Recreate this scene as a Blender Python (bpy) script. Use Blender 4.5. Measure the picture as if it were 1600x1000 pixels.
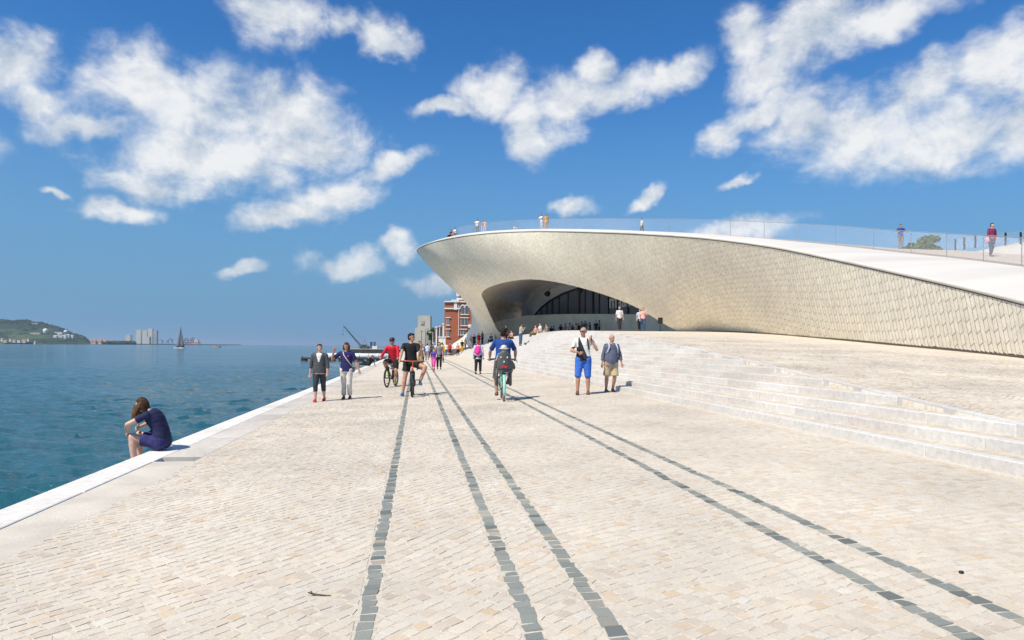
import bpy, bmesh, math, random
import numpy as np
from mathutils import Vector, Matrix, Quaternion, noise as mnoise

for _o in list(bpy.data.objects):
    bpy.data.objects.remove(_o)
SC = bpy.context.scene
COL = SC.collection
RNG = random.Random(7)
NR = np.random.default_rng(11)

# ------------------------------------------------------------------ camera
EYE = 1.55            # lens height above the quay kerb
FPX = 1067.0          # focal length in pixels of a 1600 px wide picture
ROLL = 0.0082         # the picture leans by half a degree
cam_d = bpy.data.cameras.new('camera')
cam = bpy.data.objects.new('camera', cam_d)
COL.objects.link(cam)
cam_d.sensor_width = 36.0
cam_d.lens = 36.0 * FPX / 1600.0
cam_d.shift_y = 42.2 / 1600.0
cam_d.clip_start = 0.05
cam_d.clip_end = 60000.0
cam.matrix_world = (Matrix.Translation((0, 0, EYE)) @ Matrix.Rotation(math.radians(90), 4, 'X')
                    @ Matrix.Rotation(ROLL, 4, 'Z'))
SC.camera = cam
SC.render.resolution_x = 1024
SC.render.resolution_y = 640

# ------------------------------------------------------------------ light and exposure
SUN_EL = math.radians(53.5)
SUN_AZ = math.atan2(-0.69, -0.72)                 # measured from +Y towards +X: behind the camera, to the left
TO_SUN = Vector((math.sin(SUN_AZ) * math.cos(SUN_EL), math.cos(SUN_AZ) * math.cos(SUN_EL), math.sin(SUN_EL)))
sun_d = bpy.data.lights.new('sun', 'SUN')
sun_d.energy = 4.6
sun_d.angle = math.radians(0.53)
sun_d.color = (1.0, 0.925, 0.79)
sun = bpy.data.objects.new('sun', sun_d)
COL.objects.link(sun)
sun.rotation_euler = TO_SUN.to_track_quat('Z', 'Y').to_euler()
sun.location = (-30, -40, 60)

SC.view_settings.view_transform = 'Standard'
SC.view_settings.look = 'None'
SC.view_settings.gamma = 1.0
SC.view_settings.use_curve_mapping = False
SC.view_settings.exposure = 0.32


def node(nt, typ, ins=None, **props):
    n = nt.nodes.new(typ)
    for k, v in props.items():
        setattr(n, k, v)
    for k, v in (ins or {}).items():
        s = n.inputs[k]
        if isinstance(v, bpy.types.NodeSocket):
            nt.links.new(v, s)
        else:
            s.default_value = v
    return n


def fm(nt, op, a, b=0.0, c=None, clamp=False):
    n = nt.nodes.new('ShaderNodeMath')
    n.operation = op
    n.use_clamp = clamp
    for i, v in enumerate((a, b, c)):
        if v is None:
            continue
        if isinstance(v, bpy.types.NodeSocket):
            nt.links.new(v, n.inputs[i])
        else:
            n.inputs[i].default_value = v
    return n.outputs[0]


def vm(nt, op, a, b=None):
    n = nt.nodes.new('ShaderNodeVectorMath')
    n.operation = op
    for i, v in enumerate((a, b)):
        if v is None:
            continue
        if isinstance(v, bpy.types.NodeSocket):
            nt.links.new(v, n.inputs[i])
        else:
            n.inputs[i].default_value = v
    return n


# cumulus over the river: (centre x, centre y, half width, half height, tilt) as seen in a 1600 x 1000 frame looking
# level from the quay; turned into azimuth / elevation on the sky sphere below
CLOUDS = [
    (215, 128, 105, 58, 0.10), (330, 175, 150, 78, 0.05), (430, 175, 130, 75, 0.0), (330, 245, 185, 62, 0.04),
    (470, 225, 140, 48, 0.05), (190, 318, 85, 20, 0.06), (250, 285, 110, 30, 0.0), (30, 100, 62, 52, 0.2),
    (75, 158, 62, 28, 0.1), (135, 192, 95, 28, 0.25), (440, 345, 92, 27, 0.08), (520, 312, 90, 35, 0.3), (600, 268, 75, 20, 0.28),
    (430, 8, 85, 42, 0.0), (600, 58, 62, 36, -0.2), (530, 30, 50, 28, 0.0),
    (762, 140, 58, 42, 0.2), (690, 172, 58, 15, 0.15), (826, 196, 44, 52, 0.1), (895, 165, 66, 46, 0.2),
    (960, 148, 85, 32, 0.35), (1060, 112, 70, 26, 0.45), (930, 110, 34, 34, 0.0),
    (1165, 70, 48, 54, 0.3), (1275, 55, 140, 50, 0.42), (1195, 112, 75, 34, 0.3), (1400, 12, 120, 38, 0.2),
    (1340, 205, 155, 60, 0.05), (1480, 205, 150, 62, -0.05), (1585, 190, 90, 62, 0.0), (1560, 90, 95, 62, 0.6),
    (1440, 140, 100, 50, 0.4), (1245, 195, 62, 46, 0.3), (1128, 216, 42, 26, 0.5), (1680, 110, 120, 90, 0.2), (1190, 170, 60, 26, 0.4),
    (906, 322, 40, 17, 0.0), (1012, 305, 32, 14, 0.4), (1160, 284, 34, 10, 0.3), (374, 426, 46, 13, 0.05),
    (535, 416, 72, 24, 0.12), (632, 388, 36, 20, 0.35), (680, 440, 48, 16, 0.0), (1165, 356, 86, 26, 0.1),
    (85, 298, 30, 8, 0.0), (-150, 200, 140, 60, 0.1), (1850, 250, 160, 70, 0.1), (-120, 60, 90, 40, 0.3),
]


def build_world():
    w = bpy.data.worlds.new('World')
    SC.world = w
    w.use_nodes = True
    w.cycles.sampling_method = 'MANUAL'
    w.cycles.sample_map_resolution = 256
    nt = w.node_tree
    nt.nodes.clear()
    out = node(nt, 'ShaderNodeOutputWorld')
    sky = node(nt, 'ShaderNodeTexSky', sky_type='NISHITA', sun_disc=False, sun_elevation=SUN_EL,
               sun_rotation=SUN_AZ % (2 * math.pi), altitude=0.0, air_density=1.0, dust_density=0.1, ozone_density=2.2)
    # deeper, more saturated blue, as a polarised noon sky
    hs = node(nt, 'ShaderNodeHueSaturation', {'Saturation': 1.28, 'Value': 0.94, 'Color': sky.outputs[0]})
    tint = node(nt, 'ShaderNodeMix', {'Factor': 1.0, 'A': hs.outputs[0], 'B': (0.60, 0.93, 1.16, 1)},
                data_type='RGBA', blend_type='MULTIPLY')
    tc = node(nt, 'ShaderNodeTexCoord')
    d = vm(nt, 'NORMALIZE', tc.outputs['Generated']).outputs[0]
    sp = node(nt, 'ShaderNodeSeparateXYZ', {0: d})
    az = fm(nt, 'ARCTAN2', sp.outputs[0], sp.outputs[1])
    el = fm(nt, 'ARCSINE', sp.outputs[2])
    flat = node(nt, 'ShaderNodeCombineXYZ', {0: az, 1: el, 2: 0.0}).outputs[0]
    # warp the cloud outlines
    nw = node(nt, 'ShaderNodeTexNoise', {'Vector': d, 'Scale': 9.0, 'Detail': 4.0, 'Roughness': 0.6})
    nv = node(nt, 'ShaderNodeTexNoise', {'Vector': vm(nt, 'ADD', d, (-0.03, 0.0, 0.05)).outputs[0], 'Scale': 9.0, 'Detail': 1.0, 'Roughness': 0.6})
    warp = vm(nt, 'SCALE', vm(nt, 'SUBTRACT', nw.outputs['Color'], (0.5, 0.5, 0.5)).outputs[0])
    warp.inputs['Scale'].default_value = 0.085
    flatw = vm(nt, 'ADD', flat, warp.outputs[0]).outputs[0]
    mask = None
    for (cx, cy, rx, ry, rot) in CLOUDS:
        dx, dy = cx - 800, cy - 542.2
        xx, yy = dx + ROLL * dy, dy - ROLL * dx
        a = math.atan2(xx, FPX)
        e = math.atan2(-yy, math.hypot(FPX, xx))
        k = 1.7 / FPX
        mp = node(nt, 'ShaderNodeMapping', {'Vector': flatw, 'Location': (a, e, 0), 'Rotation': (0, 0, rot),
                  'Scale': (k * rx * max(math.cos(a) ** 2, 0.5), k * ry * max(math.cos(a), 0.6), 1.0)}, vector_type='TEXTURE')
        g = node(nt, 'ShaderNodeTexGradient', {0: mp.outputs[0]}, gradient_type='SPHERICAL').outputs['Fac']
        mask = g if mask is None else fm(nt, 'SMOOTH_MAX', mask, g, 0.15)
    mask = fm(nt, 'MULTIPLY_ADD', mask, 1.7, -0.7)
    # the same kind of cloud over the rest of the sky
    nb = node(nt, 'ShaderNodeTexNoise', {'Vector': vm(nt, 'MULTIPLY', d, (1, 1, 1.7)).outputs[0], 'Scale': 2.6, 'Detail': 3.0, 'Roughness': 0.5})
    gen = fm(nt, 'MULTIPLY', fm(nt, 'SUBTRACT', nb.outputs[0], 0.60), 5.0)
    ahead = node(nt, 'ShaderNodeMapRange', {0: fm(nt, 'ABSOLUTE', az), 1: 0.72, 2: 1.0, 3: -3.0, 4: 0.0}).outputs[0]
    high = node(nt, 'ShaderNodeMapRange', {0: el, 1: 0.5, 2: 0.7, 3: 0.0, 4: 3.0}).outputs[0]
    gen = fm(nt, 'ADD', gen, fm(nt, 'MINIMUM', fm(nt, 'ADD', ahead, high), 0.0))
    mask = fm(nt, 'MAXIMUM', mask, gen)

    def fbm(off):
        v = vm(nt, 'ADD', d, off).outputs[0]
        v = vm(nt, 'MULTIPLY', v, (1, 1, 1.35)).outputs[0]
        n1 = node(nt, 'ShaderNodeTexNoise', {'Vector': v, 'Scale': 11.0, 'Detail': 8.0, 'Roughness': 0.63, 'Distortion': 0.2})
        return n1.outputs[0]
    f0 = fbm((0, 0, 0))
    f1 = fbm((-0.016, -0.004, 0.022))
    dens = fm(nt, 'ADD', fm(nt, 'MULTIPLY', mask, 1.0), fm(nt, 'MULTIPLY', fm(nt, 'SUBTRACT', f0, 0.48), 1.9))
    alpha = node(nt, 'ShaderNodeMapRange', {0: dens, 1: -0.16, 2: 0.80, 3: 0.0, 4: 1.0}, interpolation_type='SMOOTHSTEP').outputs[0]
    near0 = node(nt, 'ShaderNodeMapRange', {0: mask, 1: -0.55, 2: 0.1, 3: 0.0, 4: 1.0}, interpolation_type='SMOOTHSTEP').outputs[0]
    alpha = fm(nt, 'MULTIPLY', alpha, near0)
    lit = fm(nt, 'MULTIPLY', fm(nt, 'SUBTRACT', f0, f1), 3.0)
    lit = fm(nt, 'ADD', lit, fm(nt, 'MULTIPLY', fm(nt, 'SUBTRACT', nw.outputs[0], nv.outputs[0]), 1.3))
    thick = node(nt, 'ShaderNodeMapRange', {0: dens, 1: 0.5, 2: 1.3, 3: 0.0, 4: -0.14}).outputs[0]
    lit = fm(nt, 'ADD', fm(nt, 'ADD', lit, 0.76), thick, clamp=True)
    ccol = node(nt, 'ShaderNodeMix', {'Factor': lit, 'A': (3.7, 4.4, 5.3, 1), 'B': (7.6, 7.6, 7.5, 1)}, data_type='RGBA')
    # near the horizon the air lies over the clouds
    far = node(nt, 'ShaderNodeMapRange', {0: el, 1: 0.0, 2: 0.16, 3: 0.30, 4: 0.92}).outputs[0]
    alpha = fm(nt, 'MULTIPLY', alpha, far)
    up = node(nt, 'ShaderNodeMapRange', {0: el, 1: -0.01, 2: 0.0, 3: 0.0, 4: 1.0}).outputs[0]
    alpha = fm(nt, 'MULTIPLY', alpha, up)
    low_air = node(nt, 'ShaderNodeMapRange', {0: el, 1: 0.0, 2: 0.42, 3: 0.97, 4: 0.0}, interpolation_type='SMOOTHSTEP').outputs[0]
    tint = node(nt, 'ShaderNodeMix', {'Factor': low_air, 'A': mixout(tint), 'B': (1.22, 2.62, 4.35, 1)}, data_type='RGBA')
    mx = node(nt, 'ShaderNodeMix', {'Factor': alpha, 'A': mixout(tint), 'B': mixout(ccol)}, data_type='RGBA')
    bg = node(nt, 'ShaderNodeBackground', {'Color': mixout(mx), 'Strength': 0.1})
    nt.links.new(bg.outputs[0], out.inputs[0])


def mixout(n):
    return [o for o in n.outputs if o.type == 'RGBA'][0]


_node0 = node


def node(nt, typ, ins=None, **props):
    if typ == 'ShaderNodeMix':
        n = nt.nodes.new(typ)
        for k, v in props.items():
            setattr(n, k, v)
        idx = {'Factor': 0, 'A': 6, 'B': 7} if n.data_type == 'RGBA' else {'Factor': 0, 'A': 2, 'B': 3}
        for k, v in (ins or {}).items():
            s = n.inputs[idx[k]]
            if isinstance(v, bpy.types.NodeSocket):
                nt.links.new(v, s)
            else:
                s.default_value = v
        return n
    return _node0(nt, typ, ins, **props)


build_world()

# ------------------------------------------------------------------ places
# s runs along the quay (away from the camera), t across it (to the right); the paving rises gently to the right
DX, DY = -0.1392, 0.9903
EX, EY = 0.9903, 0.1392
SLOPE, T0 = 0.035, -2.9


def zg(t):
    return SLOPE * np.maximum(np.asarray(t, float) - T0, 0.0)


def st(s, t, z=None):
    return Vector((s * DX + t * EX, s * DY + t * EY, float(zg(t)) if z is None else z))


def to_st(x, y):
    return x * DX + y * DY, x * EX + y * EY


def ray(px, py):
    dx, dy = px - 800.0, py - 542.2
    return (dx + ROLL * dy) / FPX, (dy - ROLL * dx) / FPX


def at(px, py, Y):
    """the point at depth Y seen in direction (px, py) of the survey photograph"""
    a, b = ray(px, py)
    return Vector((a * Y, Y, EYE - b * Y))


def on_quay(px, py):
    a, b = ray(px, py)
    tY = a * EX + EY
    Y = (EYE + SLOPE * T0) / (b + SLOPE * tY)
    if tY * Y < T0:
        Y = EYE / b
    return Vector((a * Y, Y, EYE - b * Y))


# ------------------------------------------------------------------ mesh helpers
class MB:
    """collects vertices and faces of one mesh"""
    def __init__(self):
        self.v, self.f, self.m = [], [], []

    def add(self, vs, fs, mi=0):
        o = len(self.v)
        self.v += [tuple(p) for p in vs]
        self.f += [tuple(i + o for i in f) for f in fs]
        self.m += [mi] * len(fs)
        return self

    def box(self, c, h, R=None, mi=0):
        R = R or Matrix.Identity(3)
        c = Vector(c)
        vs = [c + R @ Vector((sx * h[0], sy * h[1], sz * h[2])) for sz in (-1, 1) for sy in (-1, 1) for sx in (-1, 1)]
        return self.add(vs, [(0, 2, 3, 1), (4, 5, 7, 6), (0, 1, 5, 4), (2, 6, 7, 3), (0, 4, 6, 2), (1, 3, 7, 5)], mi)

    def span(self, x0, x1, y0, y1, z0, z1, mi=0):
        return self.box(((x0 + x1) / 2, (y0 + y1) / 2, (z0 + z1) / 2), (abs(x1 - x0) / 2, abs(y1 - y0) / 2, abs(z1 - z0) / 2), None, mi)

    def loft(self, rings, cap=True, closed=True, mi=0):
        n = len(rings[0])
        vs = [p for r in rings for p in r]
        fs = []
        for i in range(len(rings) - 1):
            for j in range(n if closed else n - 1):
                k = (j + 1) % n
                fs.append((i * n + j, i * n + k, (i + 1) * n + k, (i + 1) * n + j))
        if cap:
            fs.append(tuple(range(n - 1, -1, -1)))
            fs.append(tuple((len(rings) - 1) * n + j for j in range(n)))
        return self.add(vs, fs, mi)

    def tube(self, path, r, n=8, mi=0, closed=False):
        path = [Vector(p) for p in path]
        rr = r if isinstance(r, (list, tuple)) else [r] * len(path)
        rings, up = [], None
        for i, p in enumerate(path):
            a = path[(i - 1) % len(path)] if (closed or i > 0) else p
            b = path[(i + 1) % len(path)] if (closed or i < len(path) - 1) else p
            d = (b - a).normalized()
            if up is None:
                up = Vector((0, 0, 1)) if abs(d.z) < 0.9 else Vector((0, 1, 0))
            x = d.cross(up)
            if x.length < 1e-5:
                x = d.orthogonal()
            x.normalize()
            up = x.cross(d).normalized()
            rings.append([p + (x * math.cos(q) + up * math.sin(q)) * rr[i] for q in [2 * math.pi * k / n for k in range(n)]])
        if closed:
            rings.append(rings[0])
        return self.loft(rings, cap=not closed, mi=mi)

    def ell(self, c, r, R=None, n=12, m=8, mi=0):
        R = R or Matrix.Identity(3)
        c = Vector(c)
        r = (r, r, r) if not isinstance(r, (tuple, list)) else r
        vs = [c + R @ Vector((0, 0, -r[2]))]
        for i in range(1, m):
            th = -math.pi / 2 + math.pi * i / m
            for j in range(n):
                a = 2 * math.pi * j / n
                vs.append(c + R @ Vector((r[0] * math.cos(th) * math.cos(a), r[1] * math.cos(th) * math.sin(a), r[2] * math.sin(th))))
        vs.append(c + R @ Vector((0, 0, r[2])))
        fs = [(0, 1 + (j + 1) % n, 1 + j) for j in range(n)]
        for i in range(m - 2):
            for j in range(n):
                a, b = 1 + i * n + j, 1 + i * n + (j + 1) % n
                fs.append((a, b, b + n, a + n))
        t, o = len(vs) - 1, 1 + (m - 2) * n
        fs += [(o + j, o + (j + 1) % n, t) for j in range(n)]
        return self.add(vs, fs, mi)

    def cap(self, p0, r0, p1, r1, n=10):
        """tapered limb with round ends"""
        self.tube([p0, p1], [r0, r1], n)
        self.ell(p0, r0, n=n, m=6)
        self.ell(p1, r1, n=n, m=6)
        return self

    def mesh(self, name, mats, smooth=False):
        me = bpy.data.meshes.new(name)
        me.from_pydata(self.v, [], self.f)
        for m in (mats if isinstance(mats, (list, tuple)) else [mats]):
            me.materials.append(m)
        if any(self.m):
            me.polygons.foreach_set('material_index', self.m)
        if smooth:
            me.polygons.foreach_set('use_smooth', [True] * len(me.polygons))
        me.update()
        return me

    def build(self, name, mats, parent=None, smooth=False):
        return link(name, self.mesh(name, mats, smooth), parent)


def link(name, me, parent=None):
    o = bpy.data.objects.new(name, me)
    COL.objects.link(o)
    if parent is not None:
        o.parent = parent
    return o


def tag(o, label=None, cat=None, group=None, kind=None):
    if label: o['label'] = label
    if cat: o['category'] = cat
    if group: o['group'] = group
    if kind: o['kind'] = kind
    return o


def thing(name, label, cat, loc=(0, 0, 0), rz=0.0, group=None):
    o = bpy.data.objects.new(name, None)
    o.empty_display_size = 0.2
    COL.objects.link(o)
    o.location = loc
    o.rotation_euler = (0, 0, rz)
    return tag(o, label, cat, group)


def np_mesh(name, V, Q, mats, smooth=False, mi=None):
    """mesh from numpy: V (n,3), Q (m,4)"""
    me = bpy.data.meshes.new(name)
    V = np.ascontiguousarray(V, np.float32)
    Q = np.ascontiguousarray(Q, np.int32)
    me.vertices.add(len(V))
    me.vertices.foreach_set('co', V.ravel())
    k = Q.shape[1]
    me.loops.add(Q.size)
    me.loops.foreach_set('vertex_index', Q.ravel())
    me.polygons.add(len(Q))
    me.polygons.foreach_set('loop_start', np.arange(0, Q.size, k, dtype=np.int32))
    for m in (mats if isinstance(mats, (list, tuple)) else [mats]):
        me.materials.append(m)
    if mi is not None:
        me.polygons.foreach_set('material_index', np.asarray(mi, np.int32))
    me.polygons.foreach_set('use_smooth', np.full(len(Q), bool(smooth)))
    me.update(calc_edges=True)
    return me


def grid_faces(nu, nv, close_u=False):
    i, j = np.meshgrid(np.arange(nu if close_u else nu - 1), np.arange(nv - 1), indexing='ij')
    i2 = (i + 1) % nu
    return np.stack([i * nv + j, i2 * nv + j, i2 * nv + j + 1, i * nv + j + 1], -1).reshape(-1, 4)


SHOP = bpy.data.scenes.new('workshop')        # meshes are joined here, away from the big scene; removed at the end


def fuse(mb, voxel, smooth=3, decim=None):
    """one continuous skin over overlapping shapes"""
    me = mb.mesh('tmp', [])
    o = bpy.data.objects.new('tmp', me)
    SHOP.collection.objects.link(o)
    r = o.modifiers.new('r', 'REMESH')
    r.mode = 'VOXEL'
    r.voxel_size = voxel
    if smooth:
        s = o.modifiers.new('s', 'SMOOTH')
        s.iterations = smooth
        s.factor = 0.5
    vl = SHOP.view_layers[0]
    vl.update()
    out = bpy.data.meshes.new_from_object(o.evaluated_get(vl.depsgraph))
    bpy.data.objects.remove(o)
    bpy.data.meshes.remove(me)
    out.materials.clear()
    out.polygons.foreach_set('use_smooth', [True] * len(out.polygons))
    return out


# ------------------------------------------------------------------ materials
MATS = {}


def mat(name, col, rough=0.6, var=0.12, scale=6.0, bump=0.0, bscale=40.0, metal=0.0, spec=0.5, coat=0.0, col2=None, stretch=None, detail=4.0, sheen=0.0):
    """principled material with noise in its colour, gloss and relief"""
    if name in MATS:
        return MATS[name]
    m = bpy.data.materials.new(name)
    m.use_nodes = True
    nt = m.node_tree
    b = nt.nodes['Principled BSDF']
    tc = node(nt, 'ShaderNodeTexCoord')
    vec = tc.outputs['Object']
    if stretch:
        vec = node(nt, 'ShaderNodeMapping', {'Vector': vec, 'Scale': stretch}).outputs[0]
    n = node(nt, 'ShaderNodeTexNoise', {'Vector': vec, 'Scale': scale, 'Detail': detail, 'Roughness': 0.6})
    c2 = col2 or tuple(max(0.0, c * (1 - 2 * var)) for c in col)
    c1 = col if col2 else tuple(min(1.0, c * (1 + var)) for c in col)
    mp = node(nt, 'ShaderNodeMapRange', {0: n.outputs[0], 1: 0.3, 2: 0.7, 3: 0.0, 4: 1.0})
    mx = node(nt, 'ShaderNodeMix', {'Factor': mp.outputs[0], 'A': (*c2, 1), 'B': (*c1, 1)}, data_type='RGBA')
    nt.links.new(mixout(mx), b.inputs['Base Color'])
    rr = node(nt, 'ShaderNodeMapRange', {0: n.outputs[0], 1: 0.3, 2: 0.7, 3: min(1, rough * 1.15), 4: rough * 0.85})
    nt.links.new(rr.outputs[0], b.inputs['Roughness'])
    b.inputs['Metallic'].default_value = metal
    b.inputs['Specular IOR Level'].default_value = spec
    b.inputs['Coat Weight'].default_value = coat
    if sheen:
        b.inputs['Sheen Weight'].default_value = sheen
    if bump:
        nb = node(nt, 'ShaderNodeTexNoise', {'Vector': vec, 'Scale': bscale, 'Detail': 4.0})
        bp = node(nt, 'ShaderNodeBump', {'Strength': bump, 'Distance': 0.02, 'Height': nb.outputs[0]})
        nt.links.new(bp.outputs[0], b.inputs['Normal'])
    MATS[name] = m
    return m


def stone_mat(name, ramp, rough=0.75, grain=90.0, per_object=False, bump=0.35, patch=0.5):
    """cut stone: every piece its own tone, with grain, soiling patches and fine relief"""
    m = bpy.data.materials.new(name)
    m.use_nodes = True
    nt = m.node_tree
    b = nt.nodes['Principled BSDF']
    if per_object:
        rnd = node(nt, 'ShaderNodeObjectInfo').outputs['Random']
    else:
        rnd = node(nt, 'ShaderNodeNewGeometry').outputs['Random Per Island']
    cr = node(nt, 'ShaderNodeValToRGB', {0: rnd})
    els = cr.color_ramp.elements
    for i, (p, c) in enumerate(ramp):
        e = els[i] if i < 2 else els.new(p)
        e.position = p
        e.color = (*c, 1)
    pos = node(nt, 'ShaderNodeNewGeometry').outputs['Position']
    ng = node(nt, 'ShaderNodeTexNoise', {'Vector': pos, 'Scale': grain, 'Detail': 3.0, 'Roughness': 0.7})
    nl = node(nt, 'ShaderNodeTexNoise', {'Vector': pos, 'Scale': 0.55, 'Detail': 4.0, 'Roughness': 0.6})
    g = node(nt, 'ShaderNodeMapRange', {0: ng.outputs[0], 1: 0.3, 2: 0.7, 3: 0.86, 4: 1.1})
    l = node(nt, 'ShaderNodeMapRange', {0: nl.outputs[0], 1: 0.3, 2: 0.7, 3: 1.0 - 0.22 * patch, 4: 1.0 + 0.08 * patch})
    k = fm(nt, 'MULTIPLY', g.outputs[0], l.outputs[0])
    sc = vm(nt, 'SCALE', cr.outputs[0])
    nt.links.new(k, sc.inputs['Scale'])
    nt.links.new(sc.outputs[0], b.inputs['Base Color'])
    b.inputs['Roughness'].default_value = rough
    b.inputs['Specular IOR Level'].default_value = 0.3
    if bump:
        bp = node(nt, 'ShaderNodeBump', {'Strength': bump, 'Distance': 0.006, 'Height': ng.outputs[0]})
        nt.links.new(bp.outputs[0], b.inputs['Normal'])
    MATS[name] = m
    return m


def glass_mat(name, col, rough=0.04, alpha_mix=0.0):
    m = bpy.data.materials.new(name)
    m.use_nodes = True
    nt = m.node_tree
    b = nt.nodes['Principled BSDF']
    n = node(nt, 'ShaderNodeTexNoise', {'Scale': 0.35, 'Detail': 1.0})
    mx = node(nt, 'ShaderNodeMix', {'Factor': n.outputs[0], 'A': (*col, 1), 'B': (*[c * 1.7 for c in col], 1)}, data_type='RGBA')
    nt.links.new(mixout(mx), b.inputs['Base Color'])
    b.inputs['Roughness'].default_value = rough
    b.inputs['Specular IOR Level'].default_value = 0.9
    b.inputs['Metallic'].default_value = alpha_mix          # mirror coating of the panes
    bp = node(nt, 'ShaderNodeBump', {'Strength': 0.05, 'Distance': 0.3, 'Height': n.outputs[0]})
    nt.links.new(bp.outputs[0], b.inputs['Normal'])
    MATS[name] = m
    return m


COB = [(0.0, (0.545, 0.465, 0.375)), (1.0, (0.665, 0.635, 0.555)), (0.08, (0.595, 0.515, 0.42)), (0.3, (0.625, 0.555, 0.455)),
       (0.55, (0.65, 0.585, 0.485)), (0.74, (0.62, 0.565, 0.48)), (0.88, (0.645, 0.565, 0.45)), (0.955, (0.60, 0.475, 0.335)), (0.97, (0.60, 0.54, 0.46))]
stone_mat('cobble', COB, patch=1.0)
stone_mat('cobble_single', COB, per_object=True, patch=1.0)
SET = [(0.0, (0.125, 0.138, 0.128)), (1.0, (0.42, 0.41, 0.35)), (0.3, (0.215, 0.232, 0.21)), (0.6, (0.285, 0.30, 0.265)),
       (0.8, (0.235, 0.245, 0.22)), (0.92, (0.38, 0.34, 0.27))]
stone_mat('sett', SET, rough=0.6)
stone_mat('sett_single', SET, rough=0.6, per_object=True)
LIO = [(0.0, (0.62, 0.585, 0.535)), (1.0, (0.71, 0.69, 0.645)), (0.25, (0.66, 0.61, 0.555)), (0.5, (0.69, 0.66, 0.61)), (0.75, (0.64, 0.615, 0.575))]
stone_mat('step_stone', LIO, rough=0.55, grain=14.0, per_object=True, bump=0.1, patch=0.7)
stone_mat('kerb_white', [(0.0, (0.75, 0.715, 0.645)), (1.0, (0.80, 0.77, 0.705))], rough=0.6, grain=10.0, per_object=True, bump=0.15, patch=0.9)
stone_mat('kerb_grey', [(0.0, (0.58, 0.53, 0.455)), (1.0, (0.64, 0.595, 0.525))], rough=0.6, grain=9.0, per_object=True, bump=0.15, patch=1.4)
mat('joint', (0.60, 0.54, 0.445), 0.9, 0.12, 30.0, bump=0.4, bscale=200.0)
mat('black', (0.012, 0.012, 0.013), 0.45, 0.2, 20)
mat('dark_gap', (0.03, 0.027, 0.022), 0.9, 0.2)

# ------------------------------------------------------------------ water
WATER_Z = -2.0


def build_water():
    m = bpy.data.materials.new('river_water')
    m.use_nodes = True
    nt = m.node_tree
    b = nt.nodes['Principled BSDF']
    pos = node(nt, 'ShaderNodeNewGeometry').outputs['Position']
    big = node(nt, 'ShaderNodeTexNoise', {'Vector': node(nt, 'ShaderNodeMapping', {'Vector': pos, 'Scale': (0.006, 0.02, 1)}).outputs[0], 'Scale': 1.0, 'Detail': 4.0})
    mx = node(nt, 'ShaderNodeMix', {'Factor': big.outputs[0], 'A': (0.014, 0.076, 0.104, 1), 'B': (0.025, 0.104, 0.126, 1)}, data_type='RGBA')
    nt.links.new(mixout(mx), b.inputs['Base Color'])
    b.inputs['Roughness'].default_value = 0.10
    b.inputs['IOR'].default_value = 1.33
    v1 = node(nt, 'ShaderNodeMapping', {'Vector': pos, 'Scale': (0.55, 1.0, 1), 'Rotation': (0, 0, 0.35)}).outputs[0]
    n1 = node(nt, 'ShaderNodeTexNoise', {'Vector': v1, 'Scale': 0.55, 'Detail': 7.0, 'Roughness': 0.62, 'Distortion': 0.4})
    n2 = node(nt, 'ShaderNodeTexNoise', {'Vector': v1, 'Scale': 0.035, 'Detail': 4.0})
    amp = node(nt, 'ShaderNodeMapRange', {0: n2.outputs[0], 1: 0.3, 2: 0.7, 3: 0.30, 4: 1.15})
    bp = node(nt, 'ShaderNodeBump', {'Strength': amp.outputs[0], 'Distance': 0.55, 'Height': n1.outputs[0]})
    nt.links.new(bp.outputs[0], b.inputs['Normal'])
    # polar sheet: fine waves close by, flat out to the horizon
    r = np.concatenate([np.geomspace(5, 160, 330), np.geomspace(170, 42000, 40)])
    th = np.linspace(math.radians(-62), math.radians(16), 420)
    R, T = np.meshgrid(r, th, indexing='ij')
    X, Y = R * np.sin(T), R * np.cos(T)
    Z = np.zeros_like(X)
    rg = np.random.default_rng(3)
    for k in range(26):
        lam = 0.5 * 1.17 ** k if k < 14 else rg.uniform(0.5, 4.0)
        a = rg.normal(math.radians(75), 0.5)
        kx, ky = math.cos(a) * 2 * math.pi / lam, math.sin(a) * 2 * math.pi / lam
        fade = np.clip((lam * 45.0 - R) / (lam * 20.0), 0, 1)
        ph = rg.uniform(0, 6.28)
        w = np.sin(kx * X + ky * Y + ph + 0.8 * np.sin(0.31 * X + 0.23 * Y + k))
        Z += fade * 0.0115 * lam ** 0.75 * (1 - np.abs(w)) * 1.6
    V = np.stack([X, Y, Z + WATER_Z - 0.05], -1).reshape(-1, 3)
    me = np_mesh('river', V, grid_faces(len(r), len(th))[:, ::-1], m, smooth=True)
    tag(link('river', me), kind='structure')


build_water()

# ------------------------------------------------------------------ quay paving
S_END = 420.0
LINES = (-0.25, 0.597, 0.995, 2.605, 3.005)     # inlaid rows of dark setts


def sheet(name, pts, material, kind='structure', parent=None):
    mb = MB()
    mb.add(pts, [tuple(range(len(pts)))])
    o = mb.build(name, material, parent)
    if kind and parent is None:
        tag(o, kind=kind)
    return o


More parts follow.
